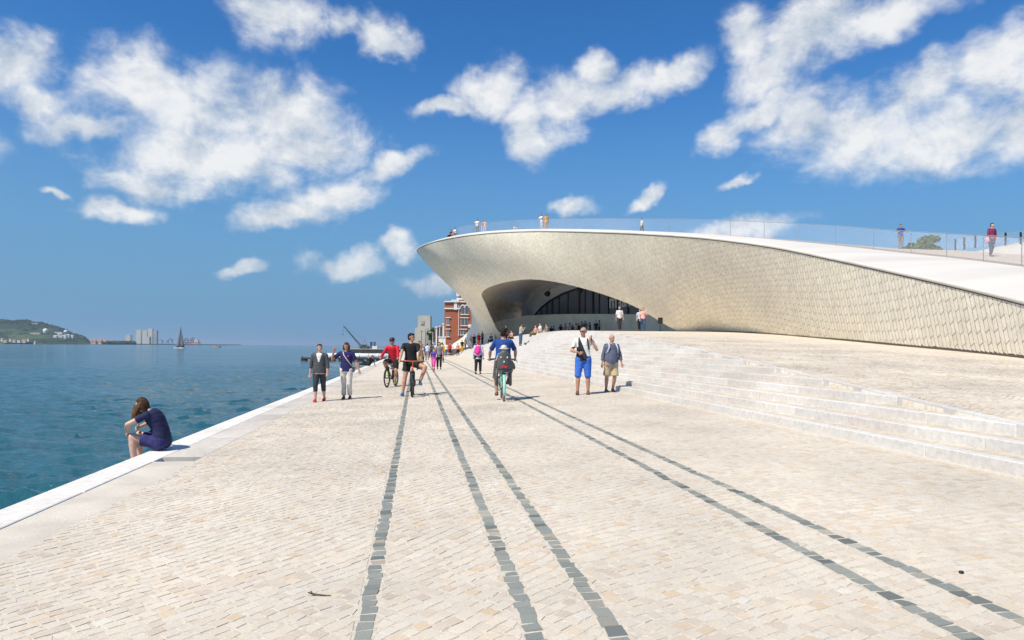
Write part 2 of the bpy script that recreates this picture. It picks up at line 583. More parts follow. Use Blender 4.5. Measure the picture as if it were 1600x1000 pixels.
def pave_far_mat():
    """paving too far off to tell the stones apart, and the sand bed between the near ones"""
    m = bpy.data.materials.new('paving')
    m.use_nodes = True
    nt = m.node_tree
    b = nt.nodes['Principled BSDF']
    pos = node(nt, 'ShaderNodeNewGeometry').outputs['Position']
    rot = node(nt, 'ShaderNodeMapping', {'Vector': pos, 'Rotation': (0, 0, math.radians(37)), 'Scale': (1, 1, 1)}).outputs[0]
    vo = node(nt, 'ShaderNodeTexVoronoi', {'Vector': rot, 'Scale': 8.5, 'Randomness': 0.35}, distance='CHEBYCHEV')
    cr = node(nt, 'ShaderNodeValToRGB', {0: node(nt, 'ShaderNodeSeparateXYZ', {0: vo.outputs['Color']}).outputs[0]})
    els = cr.color_ramp.elements
    for i, (p, c) in enumerate(COB):
        e = els[i] if i < 2 else els.new(p)
        e.position = p
        e.color = (*c, 1)
    nl = node(nt, 'ShaderNodeTexNoise', {'Vector': pos, 'Scale': 0.45, 'Detail': 4.0, 'Roughness': 0.6})
    k = node(nt, 'ShaderNodeMapRange', {0: nl.outputs[0], 1: 0.3, 2: 0.7, 3: 0.88, 4: 1.03})
    edge = node(nt, 'ShaderNodeMapRange', {0: vo.outputs['Distance'], 1: 0.4, 2: 0.52, 3: 1.0, 4: 0.86})
    sc = vm(nt, 'SCALE', cr.outputs[0])
    nt.links.new(fm(nt, 'MULTIPLY', k.outputs[0], edge.outputs[0]), sc.inputs['Scale'])
    nt.links.new(sc.outputs[0], b.inputs['Base Color'])
    b.inputs['Roughness'].default_value = 0.8
    b.inputs['Specular IOR Level'].default_value = 0.3
    bp = node(nt, 'ShaderNodeBump', {'Strength': 0.35, 'Distance': 0.01, 'Height': edge.outputs[0]})
    nt.links.new(bp.outputs[0], b.inputs['Normal'])
    MATS['paving'] = m
    return m


pave_far_mat()
SN = 31.0                      # stones are built one by one up to this distance
# bed of sand under the near stones, finished paving beyond
quay = MB()
for (s0, s1, dz) in ((-60.0, SN, -0.0022), (SN, S_END, -0.0035)):
    ts = (-2.9, 0.0, 6.4)
    for a, b in zip(ts[:-1], ts[1:]):
        quay.add([st(s0, a, zg(a) + dz), st(s0, b, zg(b) + dz), st(s1, b, zg(b) + dz), st(s1, a, zg(a) + dz)], [(0, 1, 2, 3)], 0 if s0 < 0 else 1)
promenade = tag(quay.build('promenade', [MATS['joint'], MATS['paving']]), kind='structure')


def stones(S, T, W, L, A, tmin, tmax, hz=0.0, inset=0.10, zf=None, to_xyz=None, tilt=0.05):
    """many small paving stones as numpy boxes: centre (S,T), width W, length L, turn A; clipped to tmin..tmax"""
    n = len(S)
    cs, sn = np.cos(A), np.sin(A)
    u = np.array([-.5, .5, .5, -.5])
    v = np.array([-.5, -.5, .5, .5])
    jit = NR.uniform(-0.10, 0.10, (2, n, 4))
    out = []
    for lev, k in ((0, 1.0), (1, 1.0 - inset)):
        uu = (u[None] + jit[0]) * W[:, None] * k
        vv = (v[None] + jit[1]) * L[:, None] * k
        tt = T[:, None] + uu * cs[:, None] - vv * sn[:, None]
        ss = S[:, None] + uu * sn[:, None] + vv * cs[:, None]
        m = 0.004 * lev
        tt = np.clip(tt, np.asarray(tmin)[..., None] + m if np.ndim(tmin) else tmin + m, np.asarray(tmax)[..., None] - m if np.ndim(tmax) else tmax - m)
        out.append((ss, tt))
    dz = NR.normal(0, 0.0010, n)[:, None] + (NR.normal(0, tilt, (n, 1)) * u[None] * W[:, None] + NR.normal(0, tilt, (n, 1)) * v[None] * L[:, None])
    V = np.zeros((n, 8, 3))
    for lev, (ss, tt) in enumerate(out):
        x, y, z = to_xyz(ss, tt)
        V[:, lev * 4:lev * 4 + 4, 0] = x
        V[:, lev * 4:lev * 4 + 4, 1] = y
        V[:, lev * 4:lev * 4 + 4, 2] = z + (hz + dz if lev else -0.03)
    F = np.array([[4, 5, 6, 7], [0, 1, 5, 4], [1, 2, 6, 5], [2, 3, 7, 6], [3, 0, 4, 7]])
    Q = (F[None] + (np.arange(n) * 8)[:, None, None]).reshape(-1, 4)
    return V, F, Q


def quay_xyz(ss, tt):
    return ss * DX + tt * EX, ss * DY + tt * EY, zg(tt)


def in_frame(S, T, margin=0.04):
    x, y = S * DX + T * EX, S * DY + T * EY
    z = zg(T)
    y = np.maximum(y, 0.3)
    px = 800 + FPX * x / y
    py = 542.2 + FPX * (EYE - z) / y
    return (px > -60) & (px < 1660) & (py < 1050) & (y > 1.5)


def emit_stones(S, T, W, L, A, tmin, tmax, parent, name, mat_name, rest_name, n_single, to_xyz, size_key, hz=0.0, tilt=0.05):
    V, F, Q = stones(S, T, W, L, A, tmin, tmax, hz=hz, to_xyz=to_xyz, tilt=tilt)
    ok = (np.ptp(V[:, 4:, 0], axis=1) > 0.03) & (np.ptp(V[:, 4:, 1], axis=1) > 0.03)
    V = V[ok]
    key = size_key(V[:, 4:].mean(1))
    order = np.argsort(key)
    for i in order[:n_single]:
        c = V[i].mean(0)
        c[2] = V[i, 4:, 2].mean()
        me = np_mesh(name, V[i] - c, F, MATS[mat_name + '_single'])
        o = link(name, me, parent)
        o.location = c
    rest = order[n_single:]
    Vr = V[rest].reshape(-1, 3)
    Qr = (F[None] + (np.arange(len(rest)) * 8)[:, None, None]).reshape(-1, 4)
    tag(link(rest_name, np_mesh(rest_name, Vr, Qr, MATS[mat_name]), parent), kind='stuff')


def dist_key(C):
    # nearest stones in the picture first
    x, y = C[:, 0], np.maximum(C[:, 1], 0.3)
    px = 800 + FPX * x / y
    py = 542.2 + FPX * (EYE - C[:, 2]) / y
    return y + 1000.0 * ((px < 5) | (px > 1595) | (py > 995))


def lay_cobbles():
    pitch = 0.092
    S, T, W, L, A, lo, hi = [], [], [], [], [], [], []
    bounds = [-2.88] + [v for l in LINES for v in (l - 0.057, l + 0.057)] + [5.80]
    zones = [(bounds[0], bounds[1], 45), (bounds[2], bounds[3], 45), (bounds[4], bounds[5], 38), (bounds[6], bounds[7], 24),
             (bounds[8], bounds[9], 12), (bounds[10], bounds[11], 3)]
    for (a, b, deg) in zones:
        an = math.radians(deg)
        c, s = math.cos(an), math.sin(an)
        rr = 46.0
        k = np.arange(-int(rr / pitch), int(rr / pitch))
        I, J = np.meshgrid(k, k, indexing='ij')
        U = (I + NR.uniform(0, 1, len(k))[None, :] + NR.uniform(-0.07, 0.07, I.shape)) * pitch
        Vv = (J + NR.uniform(-0.05, 0.05, I.shape)) * pitch
        # rows wander a little
        Vv = Vv + 0.05 * np.sin(U * 1.3 + J * 0.05) + 0.03 * np.sin(U * 3.1 + J * 0.21)
        tt = U * c - Vv * s
        ss = U * s + Vv * c + 15.0
        m = (tt > a - 0.03) & (tt < b + 0.03) & (ss > 1.8) & (ss < SN)
        tt, ss = tt[m], ss[m]
        m = in_frame(ss, tt)
        tt, ss = tt[m], ss[m]
        n = len(tt)
        S.append(ss); T.append(tt)
        W.append(pitch * NR.uniform(0.82, 1.04, n)); L.append(pitch * NR.uniform(0.82, 1.02, n))
        A.append(np.full(n, an) + NR.normal(0, 0.09, n))
        lo.append(np.full(n, a)); hi.append(np.full(n, b))
    S, T, W, L, A, lo, hi = map(np.concatenate, (S, T, W, L, A, lo, hi))
    emit_stones(S, T, W, L, A, lo, hi, promenade, 'cobblestone', 'cobble', 'cobblestones', 300, quay_xyz, dist_key, tilt=0.016)


def lay_setts():
    S, T, W, L, lo, hi = [], [], [], [], [], []
    for l in LINES:
        s = 2.0
        while s < 75.0:
            ln = RNG.uniform(0.07, 0.125)
            S.append(s + ln / 2); T.append(l + RNG.uniform(-0.010, 0.010)); W.append(RNG.uniform(0.088, 0.110)); L.append(ln)
            lo.append(l - 0.056); hi.append(l + 0.056)
            s += ln + RNG.uniform(0.0, 0.008)
    S, T, W, L, lo, hi = map(np.array, (S, T, W, L, lo, hi))
    m = in_frame(S, T)
    S, T, W, L, lo, hi = (q[m] for q in (S, T, W, L, lo, hi))
    emit_stones(S, T, W, L, NR.normal(0, 0.04, len(S)), lo, hi, promenade, 'dark_sett', 'sett', 'dark_setts', 290, quay_xyz, dist_key, hz=0.001, tilt=0.02)


lay_cobbles()
lay_setts()


def prism(p, d, parent, name, m, z0=None):
    """slab over quad p (list of 4 Vectors, top face), d thick"""
    mb = MB()
    q = [v - Vector((0, 0, d)) for v in p]
    mb.add(p + q, [(0, 1, 2, 3), (7, 6, 5, 4), (0, 4, 5, 1), (1, 5, 6, 2), (2, 6, 7, 3), (3, 7, 4, 0)])
    me = mb.mesh(name, m)
    c = sum(p, Vector()) / 4
    me.transform(Matrix.Translation(-c))
    o = link(name, me, parent)
    o.location = c
    return o


def bevel(o, w, seg=2):
    b = o.modifiers.new('bevel', 'BEVEL')
    b.width = w
    b.segments = seg
    b.limit_method = 'ANGLE'
    return o


def build_quay_edge():
    wall = tag(MB().build('quay_wall', MATS['kerb_grey']), kind='structure')
    mb = MB()
    T_E = -3.80
    # masonry face under the kerb, with the narrow ledge a sitter rests the feet on
    prof = [(-3.78, -0.22), (-3.78, -0.28), (-4.20, -0.29), (-4.22, -3.2)]
    for (a, za), (b, zb) in zip(prof[:-1], prof[1:]):
        mb.add([st(-60, a, za), st(-60, b, zb), st(S_END, b, zb), st(S_END, a, za)], [(0, 1, 2, 3)])
    mb.build('ledge', MATS['kerb_grey'], wall)
    s, k = 2.0, 0
    while s < 140:
        ln = 1.9 if s < 40 else 12.0
        g = 0.010
        w = -3.42
        o = prism([st(s + g, T_E, 0.012), st(s + g, w, 0.004), st(s + ln - g, w, 0.004), st(s + ln - g, T_E, 0.012)], 0.24, wall, 'kerb_stone', MATS['kerb_white'])
        bevel(o, 0.02)
        if s > 9.2 - 1.9 + 0.4:
            o = prism([st(s + g + .3, w + g, 0.003), st(s + g + .3, -2.9, 0.001), st(s + ln - g + .3, -2.9, 0.001), st(s + ln - g + .3, w + g, 0.003)], 0.2, wall, 'edging_slab', MATS['kerb_grey'])
        s += ln
    # worn strip of old paving where the edging slabs stop
    mb = MB()
    mb.add([st(-60, -3.79, -0.006), st(-60, -2.9, -0.006), st(2, -2.9, -0.006), st(2, -3.79, -0.006)], [(0, 1, 2, 3)])
    mb.add([st(2, -3.415, -0.006), st(2, -2.9, -0.006), st(9.6, -2.9, -0.006), st(9.6, -3.415, -0.006)], [(0, 1, 2, 3)])
    mb.add([st(139, -3.8, 0.0), st(139, -2.9, 0.0), st(S_END, -2.9, 0.0), st(S_END, -3.8, 0.0)], [(0, 1, 2, 3)])
    mb.build('worn_edging', mat('worn', (0.60, 0.545, 0.46), 0.8, 0.10, 1.5, bump=0.3, bscale=30), wall)


build_quay_edge()

# ------------------------------------------------------------------ sloping square and the long flight of steps
def PZ(Y):
    Y = np.asarray(Y, float)
    up = 0.31 + 0.052 * Y
    top = np.where(Y < 70, 2.86, np.maximum(2.86 - (Y - 70) * 0.030, 2.10))
    k = 0.12
    return -np.log(np.exp(-up / k) + np.exp(-top / k)) * k


NSTEP = 19


def step_z(i):
    return 0.445 + 0.135 * i


def step_t(i, s):
    k = np.interp(s, [0, 17, 52, 100], [1.0, 1.0, 0.50, 0.50])
    base = np.interp(s, [0, 6, 20, 60, 120], [5.98, 5.93, 5.74, 5.6, 5.4])
    return base + (0.40 * i + 0.012 * i * i) * k


def edge_t(s):
    """where the flight meets the sloping square"""
    out = []
    for q in np.atleast_1d(s):
        t = 7.0
        for _ in range(12):
            Y = q * DY + t * EY
            i = (float(PZ(Y)) - 0.445) / 0.135
            t = 0.5 * t + 0.5 * (float(step_t(i, q)) if i > -1 else 5.5)
        out.append(t)
    return np.array(out)


steps = tag(MB().build('stone_steps', MATS['step_stone']), kind='structure')


def build_steps():
    S_FAR = 104.0
    for i in range(NSTEP):
        z = step_z(i)
        # start where the square is high enough, end where it drops again
        ss = np.arange(-4.0, S_FAR, 0.1)
        tt = step_t(i, ss)
        ok = PZ(ss * DY + tt * EY) > z - 0.004
        if not ok.any():
            continue
        s0, s1 = ss[ok][0], ss[ok][-1]
        s = s0
        near_end = max(min(42.0, s1), s0)
        tread = []
        while s < near_end - 0.2:
            ln = min(RNG.uniform(1.1, 1.6), near_end - s)
            g = 0.004
            a, b = float(step_t(i, s)), float(step_t(i, s + ln))
            w = 0.17
            p = [st(s + g, a, z), st(s + g, a + w, z), st(s + ln - g, b + w, z), st(s + ln - g, b, z)]
            o = prism(p, 0.165, steps, 'step_block', MATS['step_stone'])
            bevel(o, 0.008, 1)
            s += ln
        # cobbled tread behind the block (joined), and the far run of the step
        mb = MB()
        sA = np.concatenate([np.arange(s0, near_end, 1.0), [near_end]])
        for a, b in zip(sA[:-1], sA[1:]):
            mb.add([st(a, float(step_t(i, a)) + 0.15, z - 0.006), st(a, float(step_t(i + 1, a)) + 0.1, z - 0.006),
                    st(b, float(step_t(i + 1, b)) + 0.1, z - 0.006), st(b, float(step_t(i, b)) + 0.15, z - 0.006)], [(0, 1, 2, 3)])
        if len(mb.v):
            mb.build('tread', MATS['joint'], steps)
        if s1 > near_end + 0.5:
            mb = MB()
            sB = np.concatenate([np.arange(near_end, s1, 3.0), [s1]])
            rows = []
            for q in sB:
                t = float(step_t(i, q))
                rows.append([st(q, t, z - 0.2), st(q, t, z), st(q, float(step_t(i + 1, q)) + 0.1, z - 0.002)])
            mb.loft(rows, cap=False, closed=False)
            mb.build('step_run', [mat('far_stone', (0.655, 0.62, 0.57), 0.6, 0.06, 1.2, stretch=(1, 1, 3))], steps)
    # stones of the treads near the camera
    S, T, W, L, Z = [], [], [], [], []
    for i in range(NSTEP):
        z = step_z(i)
        for s in np.arange(2.0, 24.0, 0.115):
            t = float(step_t(i, s))
            if PZ(s * DY + t * EY) < z - 0.004:
                continue
            dt = float(step_t(i + 1, s)) - t - 0.17
            n = max(1, int(round(dt / 0.115)))
            for k in range(n):
                S.append(s + RNG.uniform(-.01, .01) + 0.05 * (k % 2)); T.append(t + 0.175 + (k + 0.5) * dt / n); W.append(dt / n * 0.94); L.append(0.107); Z.append(z)
    S, T, W, L, Z = map(np.array, (S, T, W, L, Z))

    def xyz(ss, tt):
        return ss * DX + tt * EX, ss * DY + tt * EY, np.repeat(Z[:, None], 4, 1)
    V, F, Q = stones(S, T, W, L, NR.normal(0, 0.05, len(S)), -99.0, 99.0, hz=0.001, to_xyz=xyz, tilt=0.03)
    tag(link('tread_cobbles', np_mesh('tread_cobbles', V.reshape(-1, 3), Q, MATS['cobble']), steps), kind='stuff')


build_steps()


def build_square():
    Ys = np.concatenate([np.arange(-2, 60, 0.6), np.arange(60, 135, 3.0)])
    V = []
    NV = 14
    for s in Ys:
        te = float(edge_t(s)[0]) + 0.02
        for k in range(NV):
            t = te + (0.0 if k == 0 else (48.0 - te) * ((k - 1) / (NV - 2)) ** 1.5)
            x, y = s * DX + t * EX, s * DY + t * EY
            V.append((x, y, float(PZ(y)) - (0.19 if k == 0 else 0.014)))
    sq = tag(link('sloping_square', np_mesh('sloping_square', np.array(V), grid_faces(len(Ys), NV)[:, ::-1], MATS['paving'], smooth=True)), kind='structure')
    # its cobbles, laid in waves
    pitch = 0.105
    ss = np.arange(3.0, 33.0, pitch)
    tt = np.arange(6.2, 15.6, pitch * 0.98)
    S, T = np.meshgrid(ss, tt, indexing='ij')
    J = np.arange(len(tt))[None]
    S = S + 0.5 * pitch * (J % 2) + 0.09 * np.sin(T * 4.2) + NR.uniform(-.008, .008, S.shape)
    T = T + NR.uniform(-.008, .008, S.shape)
    S, T = S.ravel(), T.ravel()
    te = np.interp(S, np.arange(0, 40, 0.5), edge_t(np.arange(0, 40, 0.5)))
    x, y = S * DX + T * EX, S * DY + T * EY
    z = PZ(y)
    px = 800 + FPX * x / np.maximum(y, 0.5)
    m = (T > te + 0.19) & (px < 1640) & (y > 2)
    S, T = S[m], T[m]

    def xyz(a, b):
        xx, yy = a * DX + b * EX, a * DY + b * EY
        return xx, yy, PZ(yy)
    A = 0.36 * np.cos(T * 4.2)
    emit_stones(S, T, np.full(len(S), pitch * 0.93), np.full(len(S), pitch * 0.92), A, -99.0, 99.0, sq, 'cobblestone', 'cobble', 'cobblestones', 200, xyz, dist_key, tilt=0.04)

    # straight stone border along the top of the flight
    s = 3.0
    while s < 60.0:
        ln = 1.25
        a, b = float(edge_t(s)[0]) + 0.02, float(edge_t(s + ln)[0]) + 0.02
        q = []
        for (ss_, t) in ((s + .004, a), (s + .004, a + 0.16), (s + ln - .004, b + 0.16), (s + ln - .004, b)):
            p = st(ss_, t, 0.0)
            p.z = float(PZ(p.y)) + 0.004
            q.append(p)
        prism(q, 0.2, sq, 'border_stone', MATS['step_stone'])
        s += ln


build_square()
# land behind the quay, out to the horizon on the town side
sheet('ground', [Vector((-12, 118, -0.02)), Vector((900, 118, -0.02)), Vector((5000, 9000, -0.02)), Vector((-1262, 9000, -0.02))],
      mat('far_ground', (0.30, 0.28, 0.24), 0.9, 0.2, 0.05))

# ------------------------------------------------------------------ the museum: a tiled shell rising out of the square
mat('tile_single', (0.60, 0.555, 0.47), 0.32, 0.03, 3.0, spec=0.5)
stone_mat('tile', [(0.0, (0.80, 0.725, 0.575)), (1.0, (0.88, 0.81, 0.66)), (0.5, (0.845, 0.775, 0.62))], rough=0.30, grain=4.0, bump=0.0, patch=0.3)
stone_mat('tile_single_o', [(0.0, (0.78, 0.71, 0.575)), (1.0, (0.85, 0.785, 0.65)), (0.5, (0.815, 0.75, 0.615))], rough=0.30, grain=4.0, bump=0.0, per_object=True, patch=0.3)
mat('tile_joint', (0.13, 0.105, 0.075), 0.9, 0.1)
mat('roof_white', (0.67, 0.635, 0.57), 0.55, 0.09, 0.30, detail=9.0, stretch=(0.2, 1.2, 1.0))
mat('roof_terrace', (0.42, 0.355, 0.29), 0.8, 0.08, 1.2, bump=0.2, bscale=8)
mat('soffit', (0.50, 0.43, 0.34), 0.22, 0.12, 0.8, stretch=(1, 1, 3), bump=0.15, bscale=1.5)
mat('ceiling', (0.76, 0.76, 0.70), 0.5, 0.06, 0.7)
mat('plinth', (0.74, 0.77, 0.68), 0.55, 0.08, 0.8, detail=6)
mat('mullion', (0.012, 0.013, 0.015), 0.35, 0.1)
glass_mat('museum_glass', (0.30, 0.36, 0.46), 0.03, 0.55)
mat('steel', (0.33, 0.34, 0.35), 0.45, 0.05, 5, metal=0.3)
mat('wire', (0.62, 0.64, 0.66), 0.5, 0.05, 5)

museum = thing('museum_building', 'low museum with a wave shaped shell of cream tiles and a walkable white roof', 'museum', (14, 45, 2.6))


def bez4(c, v):
    w = 1 - v
    return c[..., 0, :] * (w ** 3) + c[..., 1, :] * (3 * w * w * v) + c[..., 2, :] * (3 * w * v * v) + c[..., 3, :] * (v ** 3)


def catmull(P, u):
    """P (n, ...) control rows, u array in 0..n-1"""
    n = len(P)
    u = np.clip(u, 0, n - 1 - 1e-6)
    i = np.floor(u).astype(int)
    f = (u - i).reshape((-1,) + (1,) * (P.ndim - 1))
    g = lambda k: P[np.clip(k, 0, n - 1)]
    p0, p1, p2, p3 = g(i - 1), g(i), g(i + 1), g(i + 2)
    return 0.5 * (2 * p1 + (p2 - p0) * f + (2 * p0 - 5 * p1 + 4 * p2 - p3) * f ** 2 + (3 * p1 - p0 - 3 * p2 + p3) * f ** 3)


# stations round the shell: lip, two points on the flank, foot (or edge of the great arch)
def base(px, Y):
    p = at(px, 540, Y)
    return Vector((p.x, p.y, float(PZ(Y)) - 0.02))


def lerp(a, b, k):
    return a + (b - a) * k


STN = []


def station(lip, foot, m1=None, m2=None, bulge=0.0):
    out = Vector((-0.6, -0.8, 0.0))
    a = lerp(lip, foot, 0.33) + out * bulge
    b = lerp(lip, foot, 0.67) + out * bulge
    STN.append([lip, m1 or a, m2 or b, foot])


station(at(1760, 519, 15.0), base(1760, 15.2))
station(at(1600, 477, 19.8), base(1600, 20.0), bulge=0.02)
station(at(1500, 452, 23.0), base(1498, 23.6), bulge=0.05)
station(at(1400, 429, 26.8), base(1400, 27.6), bulge=0.1)
station(at(1300, 407, 31.5), base(1300, 33.6), bulge=0.2)
station(at(1200, 387, 37.0), base(1200, 42.0), bulge=0.35)
station(at(1100, 374, 42.5), base(1120, 48.5), bulge=0.5)
station(at(1000, 367, 48.5), base(1062, 51.5), bulge=0.6)
station(at(925, 364, 55.0), at(985, 476, 56.0), bulge=0.5)
station(at(850, 362.5, 62.0), at(905, 449, 61.0), bulge=0.5)
station(at(790, 364, 67.0), at(840, 437, 66.0), bulge=0.5)
station(at(740, 368, 71.5), at(795, 440, 71.0), bulge=0.4)
station(at(700, 374, 75.5), at(763, 450, 76.0), bulge=0.3)
station(at(672, 381, 79.0), at(753, 460, 80.0), at(690, 412, 78.5), at(728, 447, 79.0))
station(at(657, 387, 82.0), at(757, 471, 83.0), at(680, 418, 82.0), at(732, 458, 82.0))
station(at(652, 392, 85.0), at(764, 488, 85.5), at(672, 420, 85.0), at(738, 470, 85.0))
station(at(653, 395, 88.0), at(772, 505, 87.0), at(668, 420, 88.0), at(748, 488, 87.0))
station(at(660, 396, 91.0), at(784, 537, 88.0), at(690, 436, 90.5), at(752, 490, 88.0))
station(at(672, 396, 95.0), at(745, 541, 92.0), at(735, 475, 94.0), at(755, 505, 92.0))
station(at(690, 395, 100.0), at(700, 546, 99.0), at(752, 486, 98.0), at(752, 517, 97.0))
station(at(715, 394, 106.0), at(672, 549, 112.0), at(775, 490, 106.0), at(755, 522, 108.0))
CT = np.array([[tuple(p) for p in r] for r in STN])          # (n, 4, 3)
NST = len(CT)

NU, NVV = 900, 60
U = np.linspace(0, NST - 1, NU)
CC = catmull(CT, U)                                           # (NU,4,3)
vv = np.linspace(0, 1, NVV)
SH = np.stack([bez4(CC, v) for v in vv], 1)                   # (NU,NVV,3)
ARC = np.concatenate([[0], np.cumsum(np.linalg.norm(np.diff(SH[:, 0] * 0.75 + SH[:, 25] * 0.25, axis=0), axis=1))])
LEN = np.linalg.norm(np.diff(SH, axis=1), axis=2).sum(1)
du = np.gradient(SH, axis=0)
dv = np.gradient(SH, axis=1)
NO = np.cross(du, dv)
NO /= np.maximum(np.linalg.norm(NO, axis=2, keepdims=True), 1e-9)
if NO[80, 30] @ np.array([-0.6, -0.8, 0]) < 0:
    NO = -NO


def shell(a, r, off=0.0):
    """point of the shell at arc length a from its right end and distance r below the lip"""
    ui = np.interp(a, ARC, np.arange(NU))
    ln = np.interp(a, ARC, LEN)
    vi = np.clip(r / ln, 0, 1) * (NVV - 1)
    i0 = np.clip(ui.astype(int), 0, NU - 2)
    j0 = np.clip(vi.astype(int), 0, NVV - 2)
    fu, fv = (ui - i0)[..., None], (vi - j0)[..., None]

    def bil(G):
        return (G[i0, j0] * (1 - fu) * (1 - fv) + G[i0 + 1, j0] * fu * (1 - fv) + G[i0, j0 + 1] * (1 - fu) * fv + G[i0 + 1, j0 + 1] * fu * fv)
    p, n = bil(SH), bil(NO)
    n /= np.maximum(np.linalg.norm(n, axis=-1, keepdims=True), 1e-9)
    return p + n * (off[..., None] if np.ndim(off) else off)


def build_shell():
    inv = museum.matrix_basis.inverted() if False else None
    org = np.array(museum.location)
    sub = np.arange(0, NU, 3)
    V = (SH - NO * 0.002)[sub]
    o = link('shell', np_mesh('shell', V.reshape(-1, 3) - org, grid_faces(len(sub), NVV), MATS['tile_joint'], smooth=True), museum)
    # cream tiles in leaning columns with zigzag ends
    w, h, dz, lean = 0.24, 0.38, 0.075, 0.36
    ncol = int(ARC[-1] / w) + 8
    nrow = int(LEN.max() / h) + 2
    I, J = np.meshgrid(np.arange(-4, ncol), np.arange(-1, nrow), indexing='ij')
    I, J = I.ravel(), J.ravel()
    sgn = np.where(I % 2 == 0, 1.0, -1.0)
    step = 0.13 * ((I // 2) % 3)
    wide = 1.0
    c = []
    ac = I * w
    gY = np.interp(ac, ARC, SH[:, 0, 1])
    g = np.interp(gY, [20, 30, 45, 60], [0.013, 0.012, 0.0075, 0.006])
    for (ca, cr) in ((0, 0), (1, 0), (1, 1), (0, 1)):
        a = (I + ca) * w + (g if ca == 0 else -g) * np.where(gY < 36, 1.45, 1.0)
        zig = np.where(ca == 0, -sgn, sgn) * dz
        r = (J + cr) * h + zig + step + (g if cr == 0 else -g)
        c.append((a, r))
    R = np.stack([q[1] for q in c], 1)
    A = np.stack([q[0] for q in c], 1)
    A0 = A
    A = A0 - lean * R
    ln = np.interp(A.mean(1), ARC, LEN)
    top, bot = 0.02, ln - np.where(A.mean(1) < ARC[int(NU * 7.0 / (NST - 1))], 0.10, 0.01)
    # cut the tiles at lip and foot
    Rc = np.clip(R, top, bot[:, None])
    A = A0 - lean * Rc
    keep = (A.min(1) > 0.0) & (A.max(1) < ARC[-1] - 0.05) & ((Rc.max(1) - Rc.min(1)) > 0.02) & (Rc.mean(1) > 0.028) & (Rc.mean(1) < bot - 0.005)
    A, Rc = A[keep], Rc[keep]
    n = len(A)
    # each tile is tipped a little, edge proud of its neighbour
    tip = NR.normal(0, 0.0007, (n, 1)) + np.array([[0.0, 0.003, 0.0025, 0.0]])
    Vt = np.zeros((n, 8, 3))
    Vt[:, :4] = shell(A, Rc, np.full(A.shape, -0.004))
    Vt[:, 4:] = shell(A, Rc, 0.0045 + tip)
    F = np.array([[4, 5, 6, 7], [0, 1, 5, 4], [1, 2, 6, 5], [2, 3, 7, 6], [3, 0, 4, 7]])
    C = Vt[:, 4:].mean(1)
    px = 800 + FPX * C[:, 0] / C[:, 1]
    key = C[:, 1] + 1000 * (px > 1598)
    order = np.argsort(key)
    for i in order[:300]:
        q = C[i]
        o = link('facade_tile', np_mesh('facade_tile', Vt[i] - q, F, MATS['tile_single_o']), museum)
        o.location = q - org
    rest = order[300:]
    Q = (F[None] + (np.arange(len(rest)) * 8)[:, None, None]).reshape(-1, 4)
    tag(link('facade_tiles', np_mesh('facade_tiles', Vt[rest].reshape(-1, 3) - org, Q, MATS['tile']), museum), kind='stuff')


build_shell()


def curve_pts(pts, n):
    P = np.array([tuple(p) for p in pts])
    return catmull(P, np.linspace(0, len(P) - 1, n))


def loft2(name, A, B, m, n=120, rows=10, sag=0.0, smooth=True):
    """surface between two 3-D curves"""
    a, b = curve_pts(A, n), curve_pts(B, n)
    k = np.linspace(0, 1, rows)
    V = a[:, None] * (1 - k)[None, :, None] + b[:, None] * k[None, :, None]
    V[..., 2] += (sag * 4 * k * (1 - k))[None]
    org = np.array(museum.location)
    return link(name, np_mesh(name, V.reshape(-1, 3) - org, grid_faces(n, rows), m, smooth=smooth), museum)


LIP = [Vector(c[0]) for c in CT]
RAIL = [at(1760, 440, 21.5), at(1600, 417, 26.7), at(1500, 404.5, 31), at(1400, 394, 35.5), at(1300, 383, 39.5), at(1200, 375, 43.5), at(1100, 368.5, 47.5),
        at(1000, 365, 52), at(925, 362, 58), at(850, 361, 65), at(790, 362.5, 70), at(745, 366, 74.5), at(715, 371, 79), at(695, 376, 83), at(682, 381, 87),
        at(676, 386, 90), at(676, 389, 93), at(682, 390, 96), at(694, 391, 100), at(712, 391, 105), at(735, 391, 110)]
INNER = [at(1760, 400, 30), at(1600, 398, 36), at(1500, 391.5, 43), at(1400, 388, 48.5), at(1300, 380, 55), at(1200, 372, 61), at(1100, 365, 67),
         at(1000, 363.5, 73), at(925, 361.5, 76), at(850, 361, 79), at(800, 362, 82), at(765, 365, 86), at(740, 370, 89), at(728, 375, 92), at(722, 380, 94),
         at(720, 384, 96), at(720, 386, 98), at(724, 387, 101), at(732, 388, 104), at(745, 388, 108), at(760, 388, 112)]


